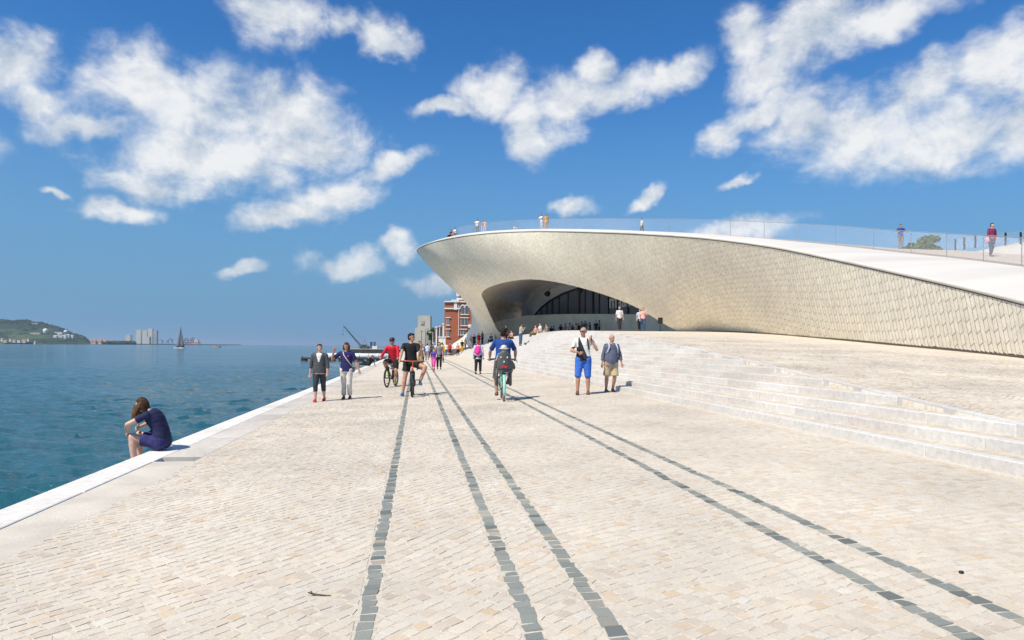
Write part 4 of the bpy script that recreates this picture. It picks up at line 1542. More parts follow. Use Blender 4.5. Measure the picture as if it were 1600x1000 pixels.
# ------------------------------------------------------------------ dredging gear moored off the quay
def build_moorings():
    Y = 165.0
    a, b = at(494, 556, Y), at(640, 556, Y)
    t = thing('floating_pipe', 'big pale floating dredge pipe lying beyond the quay edge', 'pipe', (a.x, Y, WATER_Z))
    L = b.x - a.x
    zc = a.z - WATER_Z
    mb = MB(); mb.tube([(0, 0, zc), (L, 0, zc)], 0.70, 20); mb.build('pipe', MATS['pipe_white'], t, True)
    for i, x in enumerate(np.arange(1.5, L, 4.5)):
        mb = MB(); mb.tube([(x - 0.12, 0, zc), (x + 0.12, 0, zc)], 0.78, 20); mb.build('flange', MATS['pipe_white'], t, True)
    t = thing('pontoon', 'long dark timber pontoon in front of the floating pipe', 'pontoon', (at(472, 560, 160).x, 160, WATER_Z))
    L = at(640, 560, 160).x - at(472, 560, 160).x
    mb = MB(); mb.span(0, L, -0.8, 0.8, 0.35, 0.72); mb.build('deck', MATS['tarred_wood'], t)
    for x in np.arange(0.5, L, 2.2):
        mb = MB(); mb.span(x - 0.6, x + 0.6, -0.7, 0.7, -0.3, 0.35); mb.build('float', MATS['tarred_wood'], t)
    for x in np.arange(0.3, L, 3.3):
        mb = MB(); mb.tube([(x, -0.7, 0.7), (x, -0.7, 1.0)], 0.12, 7); mb.build('bollard', MATS['tarred_wood'], t)
    Y = 350.0
    a, b = at(545, 551, Y), at(660, 551, Y)
    t = thing('crane_barge', 'dark crane barge with a long slanting lattice boom', 'barge', (a.x, Y, WATER_Z))
    L = b.x - a.x
    k = Y / FPX
    mb = MB(); mb.span(0, L, -4, 4, -0.4, 1.7); mb.build('hull', MATS['tarred_wood'], t)
    mb = MB(); mb.span(0, L, -4.15, 4.1, 1.75, 2.05); mb.build('deck', MATS['concrete'], t)
    lx = lambda px: (px - 545) * k
    lz = lambda py: (551.6 - py) * k
    mb = MB(); mb.span(lx(563), lx(576), -2, 2, lz(545.5), lz(541.5)); mb.span(lx(566), lx(572), -1.5, 1.5, lz(541.5), lz(539)); mb.build('crane_cab', MATS['crane_green'], t)
    mb = MB()
    p0, p1 = Vector((lx(565), 0, lz(542.5))), Vector((lx(536.5), 0, lz(510)))
    for dy in (-0.5, 0.5):
        for dz in (-0.25, 0.25):
            mb.tube([p0 + Vector((dz, dy, dz)), p1 + Vector((0, dy * 0.4, dz * 0.4))], 0.11, 5)
    for i in range(16):
        q = i / 16
        mb.tube([lerp(p0, p1, q) + Vector((0, -0.5, -0.25)), lerp(p0, p1, q + 0.06) + Vector((0, 0.4, 0.25))], 0.07, 4)
    mb.build('boom', MATS['crane_green'], t)
    mb = MB(); mb.tube([p1, (lx(535.5), 0, lz(523))], 0.05, 4); mb.ell((lx(535.5), 0, lz(523.5)), 0.3, n=6, m=5); mb.build('hoist_cable', MATS['black'], t)
    mb = MB(); mb.tube([(lx(566), 0, lz(542)), (lx(569.5), 0, lz(531)), (lx(575), 0, lz(541))], 0.09, 5); mb.tube([(lx(569.5), 0, lz(531)), p1], 0.03, 4); mb.build('mast', MATS['crane_green'], t)
    for px, w in ((580, 1.3), (585.2, 1.0)):
        mb = MB(); mb.span(lx(px - w), lx(px + w), -1, 1, lz(545), lz(534.5)); mb.build('tank', MATS['crane_blue'], t)
    mb = MB(); mb.span(lx(582), lx(590), -1.4, 1.4, lz(545.5), lz(541)); mb.build('deckhouse', MATS['hull_white'], t)


build_moorings()


# ------------------------------------------------------------------ town side behind the museum
def build_brickworks():
    Y = 158.0
    org = at(694, 540, Y)
    t = thing('brick_power_station', 'red brick power station with white bands behind the museum', 'building', (org.x, Y, 0))
    k = Y / FPX
    X = lambda px: (px - 694) * k
    Z = lambda py: at(720, py, Y).z
    W = X(862)
    mb = MB(); mb.span(0, W, 0, 18, 0, Z(472.5)); mb.build('wall', MATS['brick'], t)
    # stepped gable
    mb = MB(); mb.add([(X(714), 2.5, Z(473)), (X(776), 2.5, Z(473)), (X(776), 2.5, Z(462)), (X(760), 2.5, Z(452)), (X(745), 2.5, Z(446)), (X(730), 2.5, Z(452)), (X(714), 2.5, Z(460)),
                       (X(714), 8, Z(473)), (X(776), 8, Z(473)), (X(776), 8, Z(462)), (X(760), 8, Z(452)), (X(745), 8, Z(446)), (X(730), 8, Z(452)), (X(714), 8, Z(460))],
                      [(0, 1, 2, 3, 4, 5, 6), (13, 12, 11, 10, 9, 8, 7), (6, 5, 12, 13), (5, 4, 11, 12), (4, 3, 10, 11), (3, 2, 9, 10), (2, 1, 8, 9), (0, 6, 13, 7)])
    mb.build('gable', MATS['dull_brick'], t)

    def band(x0, x1, y0, y1, d=0.35):
        mb = MB(); mb.span(X(x0), X(x1), -d, 0.02, Z(y1), Z(y0)); mb.build('band', MATS['trim'], t)
    band(693.6, 765, 470.5, 472.4, .4)
    band(693.8, 709, 481.3, 483.2)
    band(709, 714, 472.4, 484)
    band(705, 717, 468.5, 472.4, .6)
    band(714, 719, 481.3, 483.2)
    band(733.5, 760, 481.3, 483.2)
    band(712.5, 717, 455, 463)
    band(713, 730, 465.5, 468.5, .2)
    band(716.2, 717.0, 473, 525, .25)

    def win(x0, x1, y0, y1, arch=False, panes=2):
        w = thing_part = MB()
        mb = MB(); mb.span(X(x0), X(x1), -0.12, 0.05, Z(y1), Z(y0))
        fr = mb.build('window', MATS['trim'], t)
        n = panes
        for i in range(n):
            a, b = x0 + (x1 - x0) * i / n + 0.35, x0 + (x1 - x0) * (i + 1) / n - 0.35
            mb = MB()
            mb.span(X(a), X(b), -0.16, -0.10, Z(y1) + 0.06, Z(y0) - 0.06)
            if arch:
                mb.ell((X((a + b) / 2), -0.13, Z(y0) - 0.05), ((X(b) - X(a)) / 2, 0.035, (X(b) - X(a)) / 2), n=12, m=8)
            mb.build('pane', MATS['far_window'], fr)
        mb = MB(); mb.span(X(x0 - 1.2), X(x1 + 1.2), -0.3, 0, Z(y1 + 1.0), Z(y1)); mb.build('sill', MATS['trim'], fr)
        if not arch:
            mb = MB(); mb.span(X(x0 - 1.6), X(x1 + 1.6), -0.3, 0, Z(y0), Z(y0 - 1.2)); mb.build('lintel', MATS['trim'], fr)
        else:
            for i in range(n):
                c = (x0 + (x1 - x0) * (i + .5) / n)
                r = (x1 - x0) / n / 2 + 0.9
                path = [(X(c) + r * k * math.cos(q), -0.12, Z(y0) + r * k * math.sin(q)) for q in np.linspace(0, math.pi, 9)]
                mb = MB(); mb.tube(path, 0.14, 6); mb.build('arch', MATS['trim'], fr)
    win(720, 731.5, 480.5, 491, True)
    win(720, 731, 497, 508.5)
    win(697.5, 702, 497, 508)
    win(697.5, 702, 515, 526)
    win(719.5, 728, 515, 523)
    win(820, 829, 484, 495)
    win(806, 814, 484, 495)
    win(838, 846, 484, 495)
    mb = MB(); mb.span(X(732), X(744), -1.5, -0.2, Z(512), Z(507)); mb.build('balcony', MATS['trim'], t)
    # lower shed further on
    Y2 = 205.0
    k2 = Y2 / FPX
    o2 = at(679, 540, Y2)
    t2 = thing('brick_shed', 'lower dull red shed with white pilasters left of the brick station', 'building', (o2.x, Y2, 0))
    z2 = lambda py: at(685, py, Y2).z
    mb = MB(); mb.add([(0, 0, 0), (17 * k2, 0, 0), (17 * k2, 0, z2(507)), (1.5 * k2, 0, z2(512)), (0, 0, z2(513)), (0, 20, 0), (17 * k2, 20, 0), (17 * k2, 20, z2(507)), (1.5 * k2, 20, z2(512)), (0, 20, z2(513))],
                      [(0, 1, 2, 3, 4), (9, 8, 7, 6, 5), (4, 3, 8, 9), (3, 2, 7, 8), (0, 4, 9, 5)]); mb.build('wall', MATS['dull_brick'], t2)
    for (a, b, top) in ((2.0, 4.0, 512), (7.5, 8.6, 511), (12.5, 15, 507)):
        mb = MB(); mb.span(a * k2, b * k2, -0.4, 0, 0, z2(top)); mb.span((a - .8) * k2, (b + .8) * k2, -0.6, 0, z2(top), z2(top - 1.8)); mb.build('pilaster', MATS['trim'], t2)
    for (a, b) in ((5, 7), (9.5, 11.8)):
        mb = MB(); mb.span(a * k2, b * k2, -0.1, 0.02, z2(527), z2(516)); mb.build('window', MATS['far_window'], t2)
    # stepped stone monument
    Y3 = 720.0
    k3 = Y3 / FPX
    o3 = at(646, 540, Y3)
    t3 = thing('stone_monument', 'tall pale stone monument slab with a stepped left side far along the quay', 'monument', (o3.x, Y3, 0))
    z3 = lambda py: at(660, py, Y3).z
    mb = MB(); mb.span(6.5 * k3, 26 * k3, 0, 14, 0, z3(493)); mb.build('slab', MATS['concrete'], t3)
    mb = MB(); mb.span(2 * k3, 6.6 * k3, 0.5, 13.5, 0, z3(512)); mb.span(-1 * k3, 2.1 * k3, 1, 13, 0, z3(524)); mb.build('step', MATS['concrete'], t3)
    mb = MB(); mb.span(11 * k3, 17 * k3, -0.4, 0, z3(508), z3(501)); mb.span(12 * k3, 16 * k3, -0.8, -.4, z3(506.5), z3(502)); mb.build('relief', mat('relief', (0.40, 0.38, 0.32), 0.9, 0.1), t3)
    mb = MB(); mb.add([(26 * k3, 0, 0), (26 * k3, 14, 0), (26.6 * k3, 14, z3(514)), (26.6 * k3, 0, z3(514)), (20 * k3, -2, 0), (20.5 * k3, -2, z3(520))], [(0, 1, 2, 3), (4, 0, 3, 5)]); mb.build('flank', MATS['concrete'], t3)
    # white gate pillar and garden wall
    p = at(692, 541, 118)
    t4 = thing('gate_pillar', 'white gate pillar at the foot of the brick station', 'pillar', p)
    mb = MB(); mb.span(-0.75, 0.45, 0, 0.6, -0.4, 1.5); mb.build('shaft', MATS['trim'], t4)
    mb = MB(); mb.span(-0.85, 0.55, -.1, .7, 1.5, 1.68); mb.build('cap', MATS['trim'], t4)


build_brickworks()


def lamp_post(label, px, pbot, ptop, Y, arm=0.0, m='black'):
    p = at(px, pbot, Y)
    t = thing('lamp_post', label, 'street lamp', p, 0, 'lamps along the far quay')
    h = (pbot - ptop) * Y / FPX
    mb = MB(); mb.tube([(0, 0, -0.5), (0, 0, h)], [0.11, 0.06], 8); mb.build('post', MATS[m], t)
    mb = MB(); mb.tube([(0, 0, h), (arm, 0, h + 0.12)], 0.05, 6); mb.build('arm', MATS[m], t)
    mb = MB(); mb.box((arm, 0, h + 0.1), (0.38, 0.16, 0.09)); mb.build('lamp_head', MATS[m], t)


lamp_post('dark lamp post in front of the stone monument, left one', 658.7, 538, 518, 230)
lamp_post('dark lamp post beside the monument with a short arm, right one', 664.5, 538, 514.5, 250, 0.9)
lamp_post('pale lamp post in front of the small green tree', 676.3, 540, 519.5, 190, -0.9, 'trim')


# ------------------------------------------------------------------ trees
def leaf_mat(name, c1, c2):
    m = bpy.data.materials.new(name)
    m.use_nodes = True
    nt = m.node_tree
    b = nt.nodes['Principled BSDF']
    r = node(nt, 'ShaderNodeNewGeometry').outputs['Random Per Island']
    mx = node(nt, 'ShaderNodeMix', {'Factor': r, 'A': (*c1, 1), 'B': (*c2, 1)}, data_type='RGBA')
    nt.links.new(mixout(mx), b.inputs['Base Color'])
    b.inputs['Roughness'].default_value = 0.6
    b.inputs['Specular IOR Level'].default_value = 0.25
    MATS[name] = m
    return m


leaf_mat('leaves', (0.022, 0.060, 0.012), (0.085, 0.155, 0.03))


def tree(label, base_p, height, crown_r, seed, clumps=26, leaves=110, leaf=0.22, crown_base=0.3):
    rg = random.Random(seed)
    t = thing('tree', label, 'tree', base_p)
    mb = MB()
    tr = height * 0.03
    top = Vector((rg.uniform(-.1, .1) * height * .3, 0, height * 0.7))
    mb.tube([(0, 0, -0.3), lerp(Vector((0, 0, 0)), top, 0.4) + Vector((0.1, 0, 0)), top], [tr * 1.3, tr, tr * 0.4], 8)
    cl = []
    for i in range(clumps):
        q = Vector((rg.gauss(0, 1), rg.gauss(0, 1), rg.gauss(0, 1))).normalized() * (rg.random() ** 0.4)
        c = Vector((q.x * crown_r, q.y * crown_r, height * (crown_base + (1 - crown_base) * 0.5) + q.z * height * (1 - crown_base) * 0.42))
        cl.append(c)
        if i < 9:
            s = lerp(Vector((0, 0, 0)), top, rg.uniform(0.45, 0.95))
            mb.tube([s, lerp(s, c, 0.5) + Vector((0, 0, 0.2)), c], [tr * 0.5, tr * 0.3, tr * 0.12], 5)
    mb.build('trunk', mat('bark', (0.10, 0.075, 0.05), 0.9, 0.3, 8), t)
    V, Q = [], []
    for c in cl:
        cr = crown_r * rg.uniform(0.28, 0.46)
        for _ in range(leaves):
            d = Vector((rg.gauss(0, 1), rg.gauss(0, 1), rg.gauss(0, 0.8))).normalized() * cr * (rg.random() ** 0.35)
            p = c + d
            n = (d.normalized() + Vector((rg.gauss(0, .6), rg.gauss(0, .6), rg.gauss(0.4, .6)))).normalized()
            a = n.orthogonal().normalized()
            b = n.cross(a)
            s = leaf * rg.uniform(0.6, 1.3)
            o = len(V)
            V += [tuple(p - a * s * .5), tuple(p + b * s * .45 + n * s * .12), tuple(p + a * s * .6), tuple(p - b * s * .45 + n * s * .12)]
            Q.append((o, o + 1, o + 2, o + 3))
    o = link('crown', np_mesh('crown', np.array(V), np.array(Q), MATS['leaves']), t)
    tag(o, kind='stuff')
    return t


_b = at(1440, 410, 92)
tree('broad green tree behind the museum roof, middle of the three crowns', Vector((_b.x, 92, 3.0)), at(1440, 364, 92).z - 3.0, 2.3, 3, 40, 170, 0.46)
tree('taller thin topped tree behind the museum roof, right of the three crowns', Vector((at(1459, 410, 94).x, 94, 3.0)), at(1457, 360, 94).z - 3.0, 1.5, 8, 30, 150, 0.42)
tree('lower tree behind the museum roof beside the man in blue, left of the three crowns', Vector((at(1424, 410, 90).x, 90, 3.0)), at(1424, 372, 90).z - 3.0, 1.3, 5, 24, 140, 0.42)
tree('small round green tree between monument and brick sheds', at(674, 540, 240), 6.6, 1.6, 12, 22, 90, 0.4, 0.2)
tree('distant green tree beside the brick shed', at(680, 540, 260), 5.0, 1.5, 14, 18, 80, 0.4, 0.2)

# ------------------------------------------------------------------ people
def cloth(name, col, rough=0.85, var=0.10):
    return mat('cloth_' + name, col, rough, var, 9.0, bump=0.25, bscale=60.0, spec=0.25)


def skin(k=0):
    c = [(0.56, 0.33, 0.24), (0.47, 0.25, 0.17), (0.62, 0.39, 0.29), (0.30, 0.16, 0.10)][k]
    return mat('skin_%d' % k, c, 0.5, 0.07, 14.0, spec=0.4)


HAIR = {'dark': (0.022, 0.015, 0.011), 'brown': (0.075, 0.038, 0.020), 'fair': (0.20, 0.105, 0.05), 'grey': (0.42, 0.40, 0.38), 'red': (0.36, 0.05, 0.022)}


def hair_mat(k):
    return mat('hair_' + k, HAIR[k], 0.7, 0.35, 40.0, stretch=(1, 1, 0.2), bump=0.5, bscale=90.0, spec=0.2)


def ik(root, target, l1, l2, pole):
    d = target - root
    L = min(d.length, (l1 + l2) * 0.999)
    u = d.normalized()
    a = (l1 * l1 - l2 * l2 + L * L) / (2 * L)
    h = math.sqrt(max(l1 * l1 - a * a, 0.0))
    p = (pole - u * pole.dot(u))
    p = p.normalized() if p.length > 1e-6 else u.orthogonal()
    mid = root + u * a + p * h
    return mid, mid + (root + u * L - mid).normalized() * l2


V3 = Vector


def figure(label, loc, rz, H, pose, wear, lod=1, group=None, cat='person', name='person', sk=0, hair=('short', 'dark'), girth=1.0, seed=0):
    """one person: continuous body, clothes, hair and shoes as parts. Faces local -Y, +X is the person's left."""
    root = thing(name, label, cat, loc, rz, group)
    vox = {2: 0.0105, 1: 0.020, 0: 0.034}[lod] * (H / 1.7)
    rg = random.Random(seed * 7 + 1)
    lean, side = pose.get('lean', 0.03), pose.get('side', 0.0)
    td = V3((math.sin(side), -math.sin(lean), math.cos(lean))).normalized()
    tx = V3((1, 0, 0)) - td * td.x
    tw = pose.get('twist', 0.0)
    tx = (Matrix.Rotation(tw, 3, td) @ tx).normalized()
    ty = td.cross(tx)                                   # backwards
    bend = pose.get('bend', 0.0)                        # rounded back: the trunk curls forward towards the neck
    tx0 = tx.copy()

    def spine(f):
        p, n = V3((0, 0, 0)), 10
        d = td
        for i in range(n):
            d = Matrix.Rotation(bend * (f * (i + 0.5) / n) / 0.3, 3, tx0) @ td
            p = p + d * (f * H / n)
        d = Matrix.Rotation(bend * f / 0.3, 3, tx0) @ td
        return p, d
    LT, LS, LU, LF = 0.248 * H, 0.236 * H, 0.175 * H, 0.150 * H
    pv = V3(pose.get('pelvis_at', (0, 0, 0)))
    hips = {'L': V3((0.052 * H, 0, -0.015 * H)), 'R': V3((-0.052 * H, 0, -0.015 * H))}
    legs = {}
    if 'pelvis_at' not in pose:
        low = 0
        for k in 'LR':
            a, b = (V3(q).normalized() for q in pose['leg' + k])
            low = min(low, (hips[k] + a * LT + b * LS).z)
        pv = V3((0, 0, -low + 0.042 * H + 0.012))
    for k in 'LR':
        h = pv + hips[k]
        if 'foot' + k in pose:
            kn, an = ik(h, V3(pose['foot' + k]), LT, LS, V3(pose.get('knee' + k, (0.1 if k == 'L' else -0.1, -1, 0.2))))
        else:
            a, b = (V3(q).normalized() for q in pose['leg' + k])
            kn = h + a * LT
            an = kn + b * LS
        legs[k] = (h, kn, an)
    sp_n, td_n = spine(0.300)
    nb = pv + sp_n
    sp_s, td_s = spine(0.272)
    arms = {}
    for k, s in (('L', 1), ('R', -1)):
        sh = pv + sp_s + tx * (s * 0.108 * H * (0.94 + 0.06 * girth))
        if 'hand' + k in pose:
            el, wr = ik(sh, V3(pose['hand' + k]), LU, LF, V3(pose.get('elbow' + k, (0.6 * s, 0.4, -0.7))))
        else:
            a, b = (V3(q).normalized() for q in pose['arm' + k])
            el = sh + a * LU
            wr = el + b * LF
        arms[k] = (sh, el, wr)
    yaw, pitch = pose.get('head', (0.0, 0.0))
    RH = Matrix.Rotation(yaw, 3, 'Z') @ Matrix.Rotation(pitch, 3, 'X')
    # neck follows the trunk, head turns on it
    hc = nb + td_n * 0.035 * H + RH @ V3((0, -0.012 * H, 0.062 * H))

    def tring(f, rx, ry, sh=0.0):
        p_, d_ = spine(f)
        ty_ = d_.cross(tx).normalized()
        c = pv + p_ + ty_ * sh * H
        return [c + tx * (rx * H * math.cos(q)) + ty_ * (ry * H * math.sin(q)) for q in [2 * math.pi * i / 16 for i in range(16)]]
    g = girth
    belly = 0.010 * max(0, (g - 1)) * 10
    TR = [(-0.050, 0.060, 0.050), (-0.02, 0.088 * g, 0.062 * g), (0.03, 0.091 * g, 0.064 * g), (0.09, 0.080 * g, 0.057 * g + belly * .3), (0.14, 0.080 * g, 0.056 * g + belly * .25),
          (0.20, 0.092, 0.060), (0.245, 0.099, 0.058), (0.275, 0.092, 0.050), (0.292, 0.066, 0.042), (0.308, 0.038, 0.036)]
    body = MB()
    body.loft([tring(*r) for r in TR])
    body.cap(nb - td_n * 0.02 * H, 0.033 * H, hc - RH @ V3((0, -0.006 * H, 0.030 * H)), 0.029 * H)
    # head: skull, face, jaw, nose, ears
    body.ell(hc + RH @ V3((0, 0.006 * H, 0.012 * H)), (0.0445 * H, 0.054 * H, 0.052 * H), RH, 14, 10)
    body.ell(hc + RH @ V3((0, -0.014 * H, -0.024 * H)), (0.034 * H, 0.036 * H, 0.043 * H), RH, 12, 8)
    body.ell(hc + RH @ V3((0, -0.049 * H, -0.010 * H)), (0.0075 * H, 0.012 * H, 0.014 * H), RH, 8, 6)
    for s in (-1, 1):
        body.ell(hc + RH @ V3((s * 0.045 * H, 0.006 * H, -0.004 * H)), (0.007 * H, 0.012 * H, 0.018 * H), RH, 8, 6)
    for k in 'LR':
        sh, el, wr = arms[k]
        body.cap(sh, 0.029 * H, el, 0.0235 * H)
        body.cap(nb - td_n * 0.010 * H, 0.022 * H, sh, 0.021 * H)
        body.cap(el, 0.0235 * H, lerp(el, wr, 0.35), 0.0245 * H)
        body.cap(lerp(el, wr, 0.35), 0.0245 * H, wr, 0.0155 * H)
        h, kn, an = legs[k]
        body.cap(h, 0.056 * H * g ** 0.5, kn, 0.034 * H)
        body.cap(kn, 0.034 * H, lerp(kn, an, 0.32), 0.036 * H)
        body.cap(lerp(kn, an, 0.32), 0.036 * H, an, 0.021 * H)
    # hands
    fingers = MB()
    hands = {}
    for k, s in (('L', 1), ('R', -1)):
        sh, el, wr = arms[k]
        d = (wr - el).normalized()
        d = V3(pose.get('palm' + k, d)).normalized()
        out = tx * s
        wdt = d.cross(ty if abs(d.dot(ty)) < 0.9 else td)
        wdt = V3(pose.get('hside' + k, wdt))
        wdt = (wdt - d * wdt.dot(d)).normalized()      # across the knuckles
        nrm = d.cross(wdt).normalized()
        if nrm.dot(-tx * s) < 0:
            nrm = -nrm                                  # palm side, towards the body
        if 'pnorm' + k in pose:
            nrm = V3(pose['pnorm' + k]).normalized()
        pc = wr + d * 0.027 * H
        R = Matrix((wdt, nrm, d)).transposed()
        body.ell(pc, (0.0215 * H, 0.0110 * H, 0.030 * H), R, 10, 8)
        body.cap(wr, 0.0150 * H, pc, 0.0130 * H, 8)
        hands[k] = (wr, d, wdt, nrm)
        curl = pose.get('curl' + k, 0.45)
        if lod >= 1:
            for fi, (o, ln) in enumerate(((-0.0165, 0.034), (-0.0058, 0.041), (0.0055, 0.039), (0.0160, 0.030))):
                p = wr + d * 0.046 * H + wdt * (o * H)
                path, dd = [p - d * 0.012 * H], d.copy()
                for j in range(3):
                    path.append(p)
                    dd = (dd * math.cos(curl) + nrm * math.sin(curl)).normalized()
                    p = p + dd * ln * H * (0.42, 0.32, 0.26)[j]
                path.append(p)
                fingers.tube(path, [0.0056 * H, 0.0058 * H, 0.0054 * H, 0.0048 * H, 0.0038 * H], 6)
            sgn = -1 if (wdt.dot(-ty) < 0) else 1       # thumb on the forward side
            p = wr + d * 0.014 * H + wdt * (sgn * 0.017 * H)
            q = p + (d * 0.6 + wdt * sgn * 0.65 + nrm * 0.25).normalized() * 0.022 * H
            r = q + (d * 0.85 + wdt * sgn * 0.15 + nrm * 0.45).normalized() * 0.020 * H
            fingers.tube([p - wdt * sgn * 0.008 * H, p, q, r], [0.0075 * H, 0.0075 * H, 0.0066 * H, 0.0045 * H], 6)
    feet = {}
    for k in 'LR':
        h, kn, an = legs[k]
        sd = (an - kn).normalized()
        fd = V3(pose.get('toe' + k, (0, -1, 0)))
        if 'toe' + k not in pose:
            fd = (fd - sd * fd.dot(sd) * 0.75)
        fd.normalize()
        up = V3((0, 0, 1)) - fd * fd.z
        up.normalize()
        R = Matrix((fd.cross(up), -fd, up)).transposed()
        fc = an + fd * 0.030 * H - up * 0.024 * H
        feet[k] = (an, fd, up, R, fc)
        body.ell(fc, (0.021 * H, 0.062 * H, 0.016 * H), R, 10, 8)
        body.cap(an, 0.021 * H, an - up * 0.02 * H, 0.022 * H, 8)
    me = fuse(body, vox, 3 if lod else 2)
    me.materials.append(skin(sk))
    if len(fingers.v):
        bm = bmesh.new()
        bm.from_mesh(me)
        fm_ = fingers.mesh('f', [skin(sk)], True)
        bm.from_mesh(fm_)
        bm.to_mesh(me)
        bm.free()
        bpy.data.meshes.remove(fm_)
    link('body', me, root)

    def garment(nm, mb, mats, pick=None, wr=0.0026, v=None):
        m = fuse(mb, v or vox, 3 if lod else 2)
        mats = mats if isinstance(mats, (list, tuple)) else [mats]
        for q in mats:
            m.materials.append(q)
        if lod and wr:
            n_ = len(m.vertices)
            co, no = np.empty(n_ * 3, np.float32), np.empty(n_ * 3, np.float32)
            m.vertices.foreach_get('co', co)
            m.vertex_normals.foreach_get('vector', no)
            co, no = co.reshape(-1, 3), no.reshape(-1, 3)
            x, y, z = co[:, 0] + seed * 3.1, co[:, 1], co[:, 2]
            n = (np.sin(x * 17 + 5 * np.sin(z * 14 + y * 6)) * np.sin(z * 31 + 4 * np.sin(y * 21 + x * 9)) + 0.6 * np.sin(z * 58 + 6 * np.sin(x * 19) + y * 23))
            co = co + no * (n * wr)[:, None]
            m.vertices.foreach_set('co', co.ravel())
            m.update()
        if pick:
            for pol in m.polygons:
                pol.material_index = pick(pol.center, (pol.center - pv).dot(td) / H, (pol.center - pv).dot(tx) / H, (pol.center - pv).dot(ty) / H)
        return link(nm, m, root)
    # ---- upper garment
    top = wear.get('top')
    if top:
        mb = MB()
        e, hem = top.get('ease', 0.012), top.get('hem', -0.02)
        rows = [r for r in TR if r[0] > hem + 0.015]
        fl = top.get('flare', 0.0)
        hip = (0.092 * g + e + fl, 0.066 * g + e + fl)
        rings = [tring(hem, hip[0], hip[1])] + [tring(r[0], r[1] + e, r[2] + e) for r in rows[:-1]] + [tring(0.302, 0.056, 0.046)]
        mb.loft(rings)
        sl = top.get('sleeve', 0.6)
        for k in 'LR':
            sh, el, wr = arms[k]
            mb.cap(nb - td_n * 0.014 * H, 0.033 * H, sh, 0.0325 * H)
            if sl <= 0:
                mb.ell(sh, 0.032 * H, n=10, m=8)
            elif sl <= 1:
                mb.ell(sh, 0.0345 * H, n=10, m=8)
                mb.tube([sh, lerp(sh, el, sl * 0.5), lerp(sh, el, sl)], [0.0345 * H, 0.0355 * H, 0.0370 * H], 12)
            else:
                mb.cap(sh, 0.0345 * H, el, 0.0310 * H)
                q = lerp(el, wr, min(sl - 1, 0.97))
                mb.tube([el, lerp(el, q, 0.5), q], [0.0310 * H, 0.0315 * H, 0.0285 * H], 12)
        garment(top.get('name', 'shirt'), mb, top['mat'], top.get('pick'))
    # ---- lower garment
    bot = wear.get('bottom')
    if bot:
        mb = MB()
        e = bot.get('ease', 0.008)
        mb.loft([tring(-0.062, 0.075 * g, 0.055 * g), tring(-0.03, 0.092 * g + e, 0.066 * g + e), tring(0.03, 0.092 * g + e, 0.065 * g + e), tring(bot.get('waist', 0.06), 0.086 * g + e, 0.060 * g + e)])
        ln = bot.get('len', 2.0)
        for k in 'LR':
            h, kn, an = legs[k]
            if ln <= 1:
                q = lerp(h, kn, ln)
                mb.ell(h, (0.060 * g ** .5 + e) * H, n=12, m=8)
                mb.tube([h, lerp(h, kn, ln * 0.55), q], [(0.060 * g ** .5 + e) * H, (0.051 + e) * H, (0.045 + e + bot.get('flare', 0.0)) * H], 14)
            else:
                q = lerp(kn, an, min(ln - 1, 1.0))
                mb.cap(h, (0.060 * g ** .5 + e) * H, kn, (0.037 + e) * H)
                k2 = 0.037 + (0.026 - 0.037) * min(ln - 1, 1.0) + bot.get('flare', 0.0)
                mb.tube([kn, lerp(kn, q, 0.6), q], [(0.037 + e) * H, ((0.037 + k2) / 2 + e) * H, (k2 + e) * H], 14)
        garment(bot.get('name', 'trousers'), mb, bot['mat'])
    # ---- shoes
    sh_ = wear.get('shoe')
    if sh_:
        for k in 'LR':
            an, fd, up, R, fc = feet[k]
            mb = MB()
            mb.ell(fc + fd * 0.006 * H, (0.029 * H, 0.080 * H, 0.024 * H), R, 12, 8)
            mb.ell(fc + fd * 0.036 * H - up * 0.004 * H, (0.031 * H, 0.046 * H, 0.020 * H), R, 10, 8)
            mb.cap(an - up * 0.002 * H, 0.0245 * H, fc - fd * 0.028 * H, 0.0225 * H, 10)
            mb.box(fc - up * 0.017 * H + fd * 0.004 * H, (0.024 * H, 0.066 * H, 0.006 * H), R)
            o = garment('shoe', mb, sh_, None, 0.0)
            if wear.get('sole') and lod:
                s2 = MB()
                s2.ell(fc - up * 0.0215 * H + fd * 0.006 * H, (0.0275 * H, 0.074 * H, 0.0065 * H), R, 14, 6)
                c = s2.mesh('sole', wear['sole'], True)
                oo = link('sole', c, o)
    # ---- hair
    st_, hc_ = hair
    if st_ != 'none':
        hm = hair_mat(hc_)
        mb = MB()
        if st_ == 'bald':
            for s in (-1, 1):
                mb.ell(hc + RH @ V3((s * 0.040 * H, 0.018 * H, -0.002 * H)), (0.009 * H, 0.028 * H, 0.022 * H), RH)
            mb.ell(hc + RH @ V3((0, 0.046 * H, -0.004 * H)), (0.034 * H, 0.016 * H, 0.024 * H), RH)
            mb.ell(hc + RH @ V3((0, 0.016 * H, 0.030 * H)), (0.042 * H, 0.046 * H, 0.037 * H), RH)
        else:
            mb.ell(hc + RH @ V3((0, 0.015 * H, 0.022 * H)), (0.0485 * H, 0.053 * H, 0.050 * H), RH, 14, 10)
            mb.ell(hc + RH @ V3((0, 0.030 * H, -0.006 * H)), (0.0455 * H, 0.036 * H, 0.046 * H), RH)
            if st_ != 'long':
                mb.ell(hc + RH @ V3((0, -0.022 * H, 0.046 * H)), (0.036 * H, 0.026 * H, 0.018 * H), RH)
